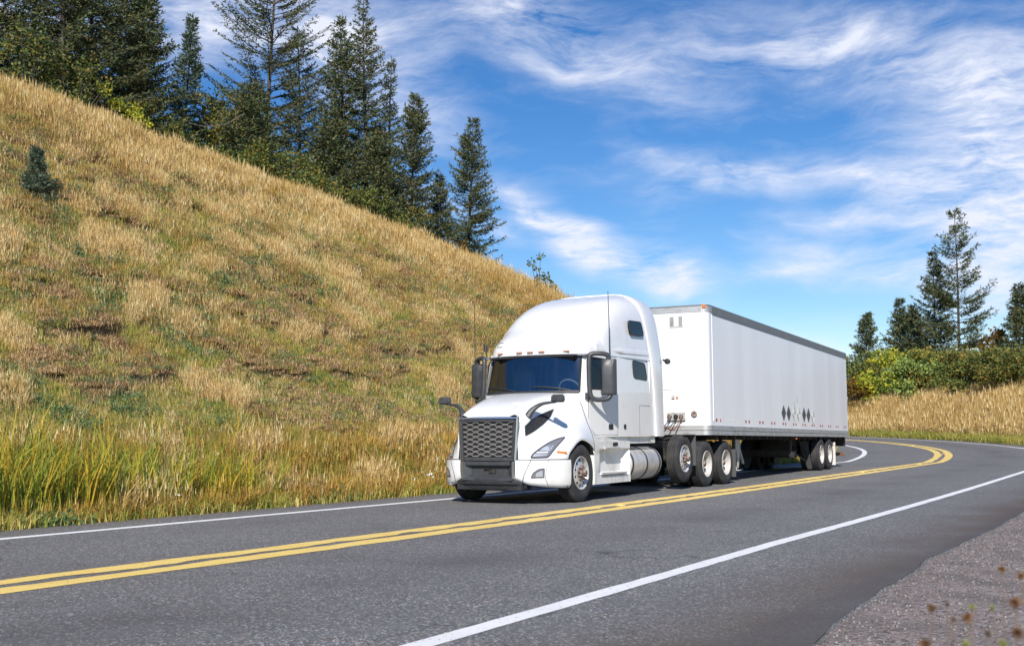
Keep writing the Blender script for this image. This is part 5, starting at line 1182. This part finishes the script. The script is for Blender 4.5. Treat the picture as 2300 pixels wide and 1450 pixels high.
def scatter(name, key, XY, scl, label_kind='stuff', zoff=0.0, scz=None, material_rot=True, tiltamt=.12, lab=None):
    n = len(XY)
    if n == 0: return
    Z = terrain(XY[:, 0], XY[:, 1])+zoff; rng = np.random.default_rng(n+len(key)); coll, cnt = PROTO[key]
    me = bpy.data.meshes.new(name); me.vertices.add(n); me.vertices.foreach_set('co', np.stack([XY[:, 0], XY[:, 1], Z], -1).astype(np.float32).ravel())
    R = np.stack([rng.normal(size=n)*tiltamt, rng.normal(size=n)*tiltamt, rng.uniform(0, 2*pi, n)], -1).astype(np.float32)
    at = me.attributes.new('rot', 'FLOAT_VECTOR', 'POINT'); at.data.foreach_set('vector', R.ravel())
    at = me.attributes.new('scl', 'FLOAT', 'POINT'); at.data.foreach_set('value', scl.astype(np.float32))
    at = me.attributes.new('pick', 'INT', 'POINT'); at.data.foreach_set('value', rng.integers(0, cnt, n).astype(np.int32))
    o = link(name, me); ng = bpy.data.node_groups.new(name+'_nodes', 'GeometryNodeTree')
    ng.interface.new_socket('Geometry', in_out='INPUT', socket_type='NodeSocketGeometry'); ng.interface.new_socket('Geometry', in_out='OUTPUT', socket_type='NodeSocketGeometry')
    N = ng.nodes.new; L = ng.links.new; gi = N('NodeGroupInput'); go = N('NodeGroupOutput'); ip = N('GeometryNodeInstanceOnPoints'); ci = N('GeometryNodeCollectionInfo')
    ci.inputs['Collection'].default_value = coll; ci.inputs['Separate Children'].default_value = True; ci.inputs['Reset Children'].default_value = True
    def att(nm, ty):
        a = N('GeometryNodeInputNamedAttribute'); a.data_type = ty; a.inputs['Name'].default_value = nm; return [s for s in a.outputs if s.enabled and s.name == 'Attribute'][0]
    L(gi.outputs[0], ip.inputs['Points']); L(ci.outputs[0], ip.inputs['Instance']); ip.inputs['Pick Instance'].default_value = True
    L(att('pick', 'INT'), ip.inputs['Instance Index']); L(att('rot', 'FLOAT_VECTOR'), ip.inputs['Rotation']); L(att('scl', 'FLOAT'), ip.inputs['Scale'])
    L(ip.outputs[0], go.inputs[0]); md = o.modifiers.new('tufts', 'NODES'); md.node_group = ng
    tag(o, lab, None, kind='stuff'); return o
def build_grass():
    rng = np.random.default_rng(99)
    # candidate points over the wedge the picture can see (with a margin), denser near
    n = 950000; az = rng.uniform(rad(-29), rad(28), n); r = np.sqrt(rng.uniform(11**2, 96**2, n)); x = r*np.sin(az); y = r*np.cos(az)
    s, o = road_so(x, y); d = o-EDGE_IN; e = EDGE_OUT-o
    ss = (x-P0[0])*DV[0]+(y-P0[1])*DV[1]; cap = np.interp(ss, [-60, -30, -10.6, 0, 8.5, 13.8, 20, 27, 34, 42], [18.0, 15.2, 12.7, 11.1, 9.5, 7.5, 4.9, 2.5, .9, .15])
    hin = (d > .12) & (.69*d < cap+4.5); hf = np.clip(.69*d/np.maximum(cap, .5), 0, 1.3)
    keep = rng.random(n)
    # hill
    I = hin & (keep < np.clip(1.15-.012*(r-16), .55, 1))
    A = fbm(x*.22, y*.22, 101, 4); B = fbm(x*.7, y*.7, 102, 3); Cc = ridge_n(ss, d); u = rng.random(n)
    goldness = np.clip((hf-.80)*2.0+(A-.5)*1.8+(B-.5)*1.2+.10+np.clip((ss-0)/25, 0, .45), .04, .97)
    brown = (Cc > .585) & (hf < .92) & (hf > .06)
    edge = (d < 1.6)
    kind = np.full(n, '     ', dtype='<U6')
    kind[:] = 'mix'
    kind[u < .34] = 'green'
    g = rng.random(n) < goldness; kind[g] = 'gold'
    kind[(B > .60) & ~g & (rng.random(n) < .5) & (hf < .8)] = 'weed'
    kind[brown & (rng.random(n) < .75)] = 'brown'; kind[~brown & (rng.random(n) < .10)] = 'brown'; kind[(hf < .7) & (rng.random(n) < .05)] = 'weed'; kind[(hf > .2) & (rng.random(n) < .045)] = 'rust'; G3_ = fbm(x*1.6, y*1.6, 117, 2); kind[(G3_ > .70) & (hf > .05) & (hf < .9)] = 'brown'; kind[(Cc < .60) & (Cc > .58) & (rng.random(n) < .3)] = 'weed'
    nb = ~g & ~brown; kind[nb & (u > .93)] = 'gold'; kind[nb & (B < .34) & (u > .6)] = 'brown'; kind[~brown & (u > .985)] = 'tall'; G2_ = fbm(x*1.1, y*1.1, 107, 2); kind[(G2_ > .68) & ~brown & (rng.random(n) < .6)] = 'tall'
    rst = edge & (ss > -22) & (rng.random(n) < .22+.5*(B-.3)) | (hf > .6) & (ss > 4) & (rng.random(n) < .16); kind[rst] = 'rust'
    kind[edge & ~rst & (rng.random(n) < .3)] = 'green'; ue = rng.random(n); kind[edge & ~rst & (ue < .2)] = 'mix'; kind[edge & ~rst & (ue > .95)] = 'gold'; kind[(d < 2.4) & (ue > .45) & (ue < .80)] = 'verge'
    scl = rng.uniform(.7, 1.3, n)*(1+.012*(r-20).clip(0, 60)); scl = np.where((kind == 'gold'), scl*np.clip(.65+.55*hf, .6, 1.25), scl); scl = np.where((d < 2.2) & ((kind == 'green') | (kind == 'mix')), scl*rng.uniform(.8, 1.4, n), scl); scl = np.where(kind == 'rust', scl*rng.uniform(.5, 1.15, n), scl)
    scl = np.where((hf < .75) & (d > 1.8), scl*np.clip(.62+.25*(B-.5)+.2*hf, .4, 1), scl)
    names = dict(gold='dry_grass', mix='meadow_grass', green='green_grass', brown='matted_grass', rust='rusty_weeds', weed='leafy_weeds', tall='tall_grass', verge='verge_weeds')
    tot = 0
    for k in names:
        J = I & (kind == k); tot += J.sum(); scatter(names[k], k, np.stack([x[J], y[J]], -1), scl[J])
    # bank beyond the bend
    ph = np.degrees((s-S0)/RR); Bk = (e > .12) & (e < 17) & (ph > -8) & (r > 40)
    u = rng.random(n); kk = np.where(u < .78, 'gold', np.where(u < .9, 'mix', 'green')); kk = np.where(e < .45+.5*B, np.where(u < .4, 'green', 'mix'), kk); kk = np.where((A > .6) & (u < .4), 'green', kk)
    nm2 = dict(gold='dry_bank_grass', mix='mixed_bank_grass', green='green_bank_grass')
    for k in nm2:
        J = Bk & (kk == k); J = J & (rng.random(n) < .7); tot += J.sum(); scatter(nm2[k], k, np.stack([x[J], y[J]], -1), rng.uniform(.9, 1.5, J.sum())*1.9)
    # more on the bank, it is small in the area-uniform draw
    # reeds in the ditch
    m = 3600; s_ = rng.uniform(-36, -4, m); s_ = s_[rng.random(m) < np.clip((-19-s_)/5, .02, 1)*np.clip(fbm(s_*.9, s_*0, 5, 2)*2.2-.35, .05, 1)]; o_ = EDGE_IN+.25+np.abs(rng.normal(size=len(s_)))*.55
    P = road_pt(s_, o_); scatter('reeds', 'reed', P[:, :2], .95*np.clip(rng.uniform(.5, 1.15, len(s_))*np.clip((-s_)/24, .45, 1.15), .3, 1.3), tiltamt=.10)
    m = 60; s_ = rng.uniform(-30, 10, m); o_ = EDGE_IN+.2+rng.random(m)*1.5; P = road_pt(s_, o_); scatter('white_flowers', 'flower', P[:, :2], rng.uniform(.8, 1.4, m), zoff=.35)
    m = 40; s_ = rng.uniform(12, 50, m); o_ = EDGE_OUT-.3-rng.random(m)*1.2; P = road_pt(s_, o_); J = P[:, 0] > 18; scatter('pale_flowers', 'flower', P[J, :2], rng.uniform(1.2, 2, J.sum()), zoff=.3)
    print('tufts', tot)
build_grass()

# ------------------------------------------------------------------ loose stones on the near shoulder
def stones():
    rng = np.random.default_rng(3); n = 20000; s = rng.uniform(-31.5, -8, n); o = EDGE_OUT-.02-np.abs(rng.exponential(1.6, n)); P = road_pt(s, o); z = terrain(P[:, 0], P[:, 1])
    base = np.array([(1, 0, 0), (-1, 0, 0), (0, 1, 0), (0, -1, 0), (0, 0, 1), (0, 0, -1)], float); F0 = np.array([(0, 2, 4), (2, 1, 4), (1, 3, 4), (3, 0, 4), (2, 0, 5), (1, 2, 5), (3, 1, 5), (0, 3, 5)])
    sz = rng.uniform(.004, .012, n); a = rng.uniform(0, 2*pi, n); V = base[None]*(sz[:, None, None]*rng.uniform(.6, 1.4, (n, 6, 1)))*np.array([1, 1, .7]); ca, sa = np.cos(a)[:, None], np.sin(a)[:, None]
    X = V[..., 0]*ca-V[..., 1]*sa; Y = V[..., 0]*sa+V[..., 1]*ca; V = np.stack([X+P[:, :1], Y+P[:, 1:2], V[..., 2]+z[:, None]+.003], -1).reshape(-1, 3); F = (F0[None]+6*np.arange(n)[:, None, None]).reshape(-1, 3)
    mt = ramp3('loose_stones', [(.09, .08, .08), (.17, .155, .15), (.26, .22, .205), (.36, .34, .325)], trans=0, posamt=.0, rough=.85)
    o = link('loose_stones', np_mesh('loose_stones', V, F, mt)); tag(o, kind='stuff')
stones()

# reflectors between the yellow lines
for i, (s_, lab) in enumerate(((-17.9, 'yellow road reflector between the yellow lines in front of the truck front wheel'), (-.4, 'yellow road reflector between the yellow lines level with the trailer wheels'), (9.2, 'yellow road reflector between the yellow lines right of the trailer rear'), (18.5, 'yellow road reflector at the sharp turn of the yellow lines'), (27.5, 'farthest yellow road reflector past the turn of the yellow lines'))):
    m = MB(); p = road_pt(np.array([s_]), np.array([.23]))[0]; m.box((0, 0, .012), (.11, .12, .022), taper=(.6, .8)); o = m.build('road_reflector', M['yellow_line'], None, bevel=.003, loc=(p[0], p[1], p[2]+.004), rot=(0, 0, -TH)); tag(o, lab, 'road reflector', 'yellow reflectors along the centre line')

# dried weeds close to the camera
def weeds():
    W = [(2250, 1278, 3.1, 0, 'highest pale orange seed head on the right above the gravel'), (2293, 1292, 2.9, 0, 'orange seed head cut by the right edge of the picture'), (2092, 1364, 2.6, 1, 'dark brown round seed head farthest left over the gravel'), (2183, 1362, 2.5, 2, 'yellow-green seed head right of the farthest-left brown one'),
      (2173, 1386, 2.3, 1, 'large dark brown seed head above the bottom middle of the gravel'), (2141, 1391, 2.4, 3, 'small tan seed head left of the large dark brown one'), (2279, 1352, 2.2, 1, 'dark elongated seed head near the right edge'), (2229, 1364, 2.7, 2, 'faint yellow-green seed head between the brown ones'),
      (2285, 1420, 1.9, 0, 'blurred orange-green seed head low at the right edge'), (2078, 1446, 1.8, 0, 'blurred orange seed head cut by the bottom edge'), (2254, 1444, 2.0, 2, 'yellow seed head at the bottom edge right of the orange one'), (2219, 1422, 2.2, 3, 'faint tan seed head low over the gravel'), (2127, 1356, 3.0, 3, 'tiny reddish seed head beside the farthest-left brown one'), (2168, 1446, 1.9, 2, 'yellow-green seed head cut by the bottom edge')]
    mats = [M['seed'], M['seed'], M['seedg'], M['stalk']]
    for i, (px, py, D, k, lab) in enumerate(W):
        x, y = at_px(px, D, py); zt = h_at(py, D, px); zg = ground_z(x, y); e = tag(empty('dried_weed', (x, y, zg)), lab, 'dried weed', 'dried weeds in front of the gravel'); H = zt-zg
        st = MB(); lx = .04*sin(i*2.1); st.tube(catmull([(lx*2, .02, 0), (lx, .01, H*.5), (0, 0, H)], 8), [.002]*4+[.0015]*4, 5); 
        for q in range(3): st.tube([(lx*1.3, .01, H*(.35+.12*q)), (.05*cos(q*2+i), .05*sin(q*2+i), H*(.5+.1*q))], .001, 4)
        st.build('stalk', M['stalk'], e, smooth=True)
        rng = np.random.default_rng(500+i); r = [.010, .011, .007, .008][k]; n = 60; Dd = rng.normal(size=(n, 3)); Dd[:, 2] = Dd[:, 2]*1.1+.2; Dd /= np.linalg.norm(Dd, axis=1)[:, None]
        V, F = cards(np.tile([[0, 0, 0.0]], (n, 1))+[0, 0, H], Dd, rng.uniform(.8, 1.3, n)*r, np.full(n, r*.5), rng); link('seed_head', np_mesh('seed_head', V, F, mats[k]), e)
weeds()
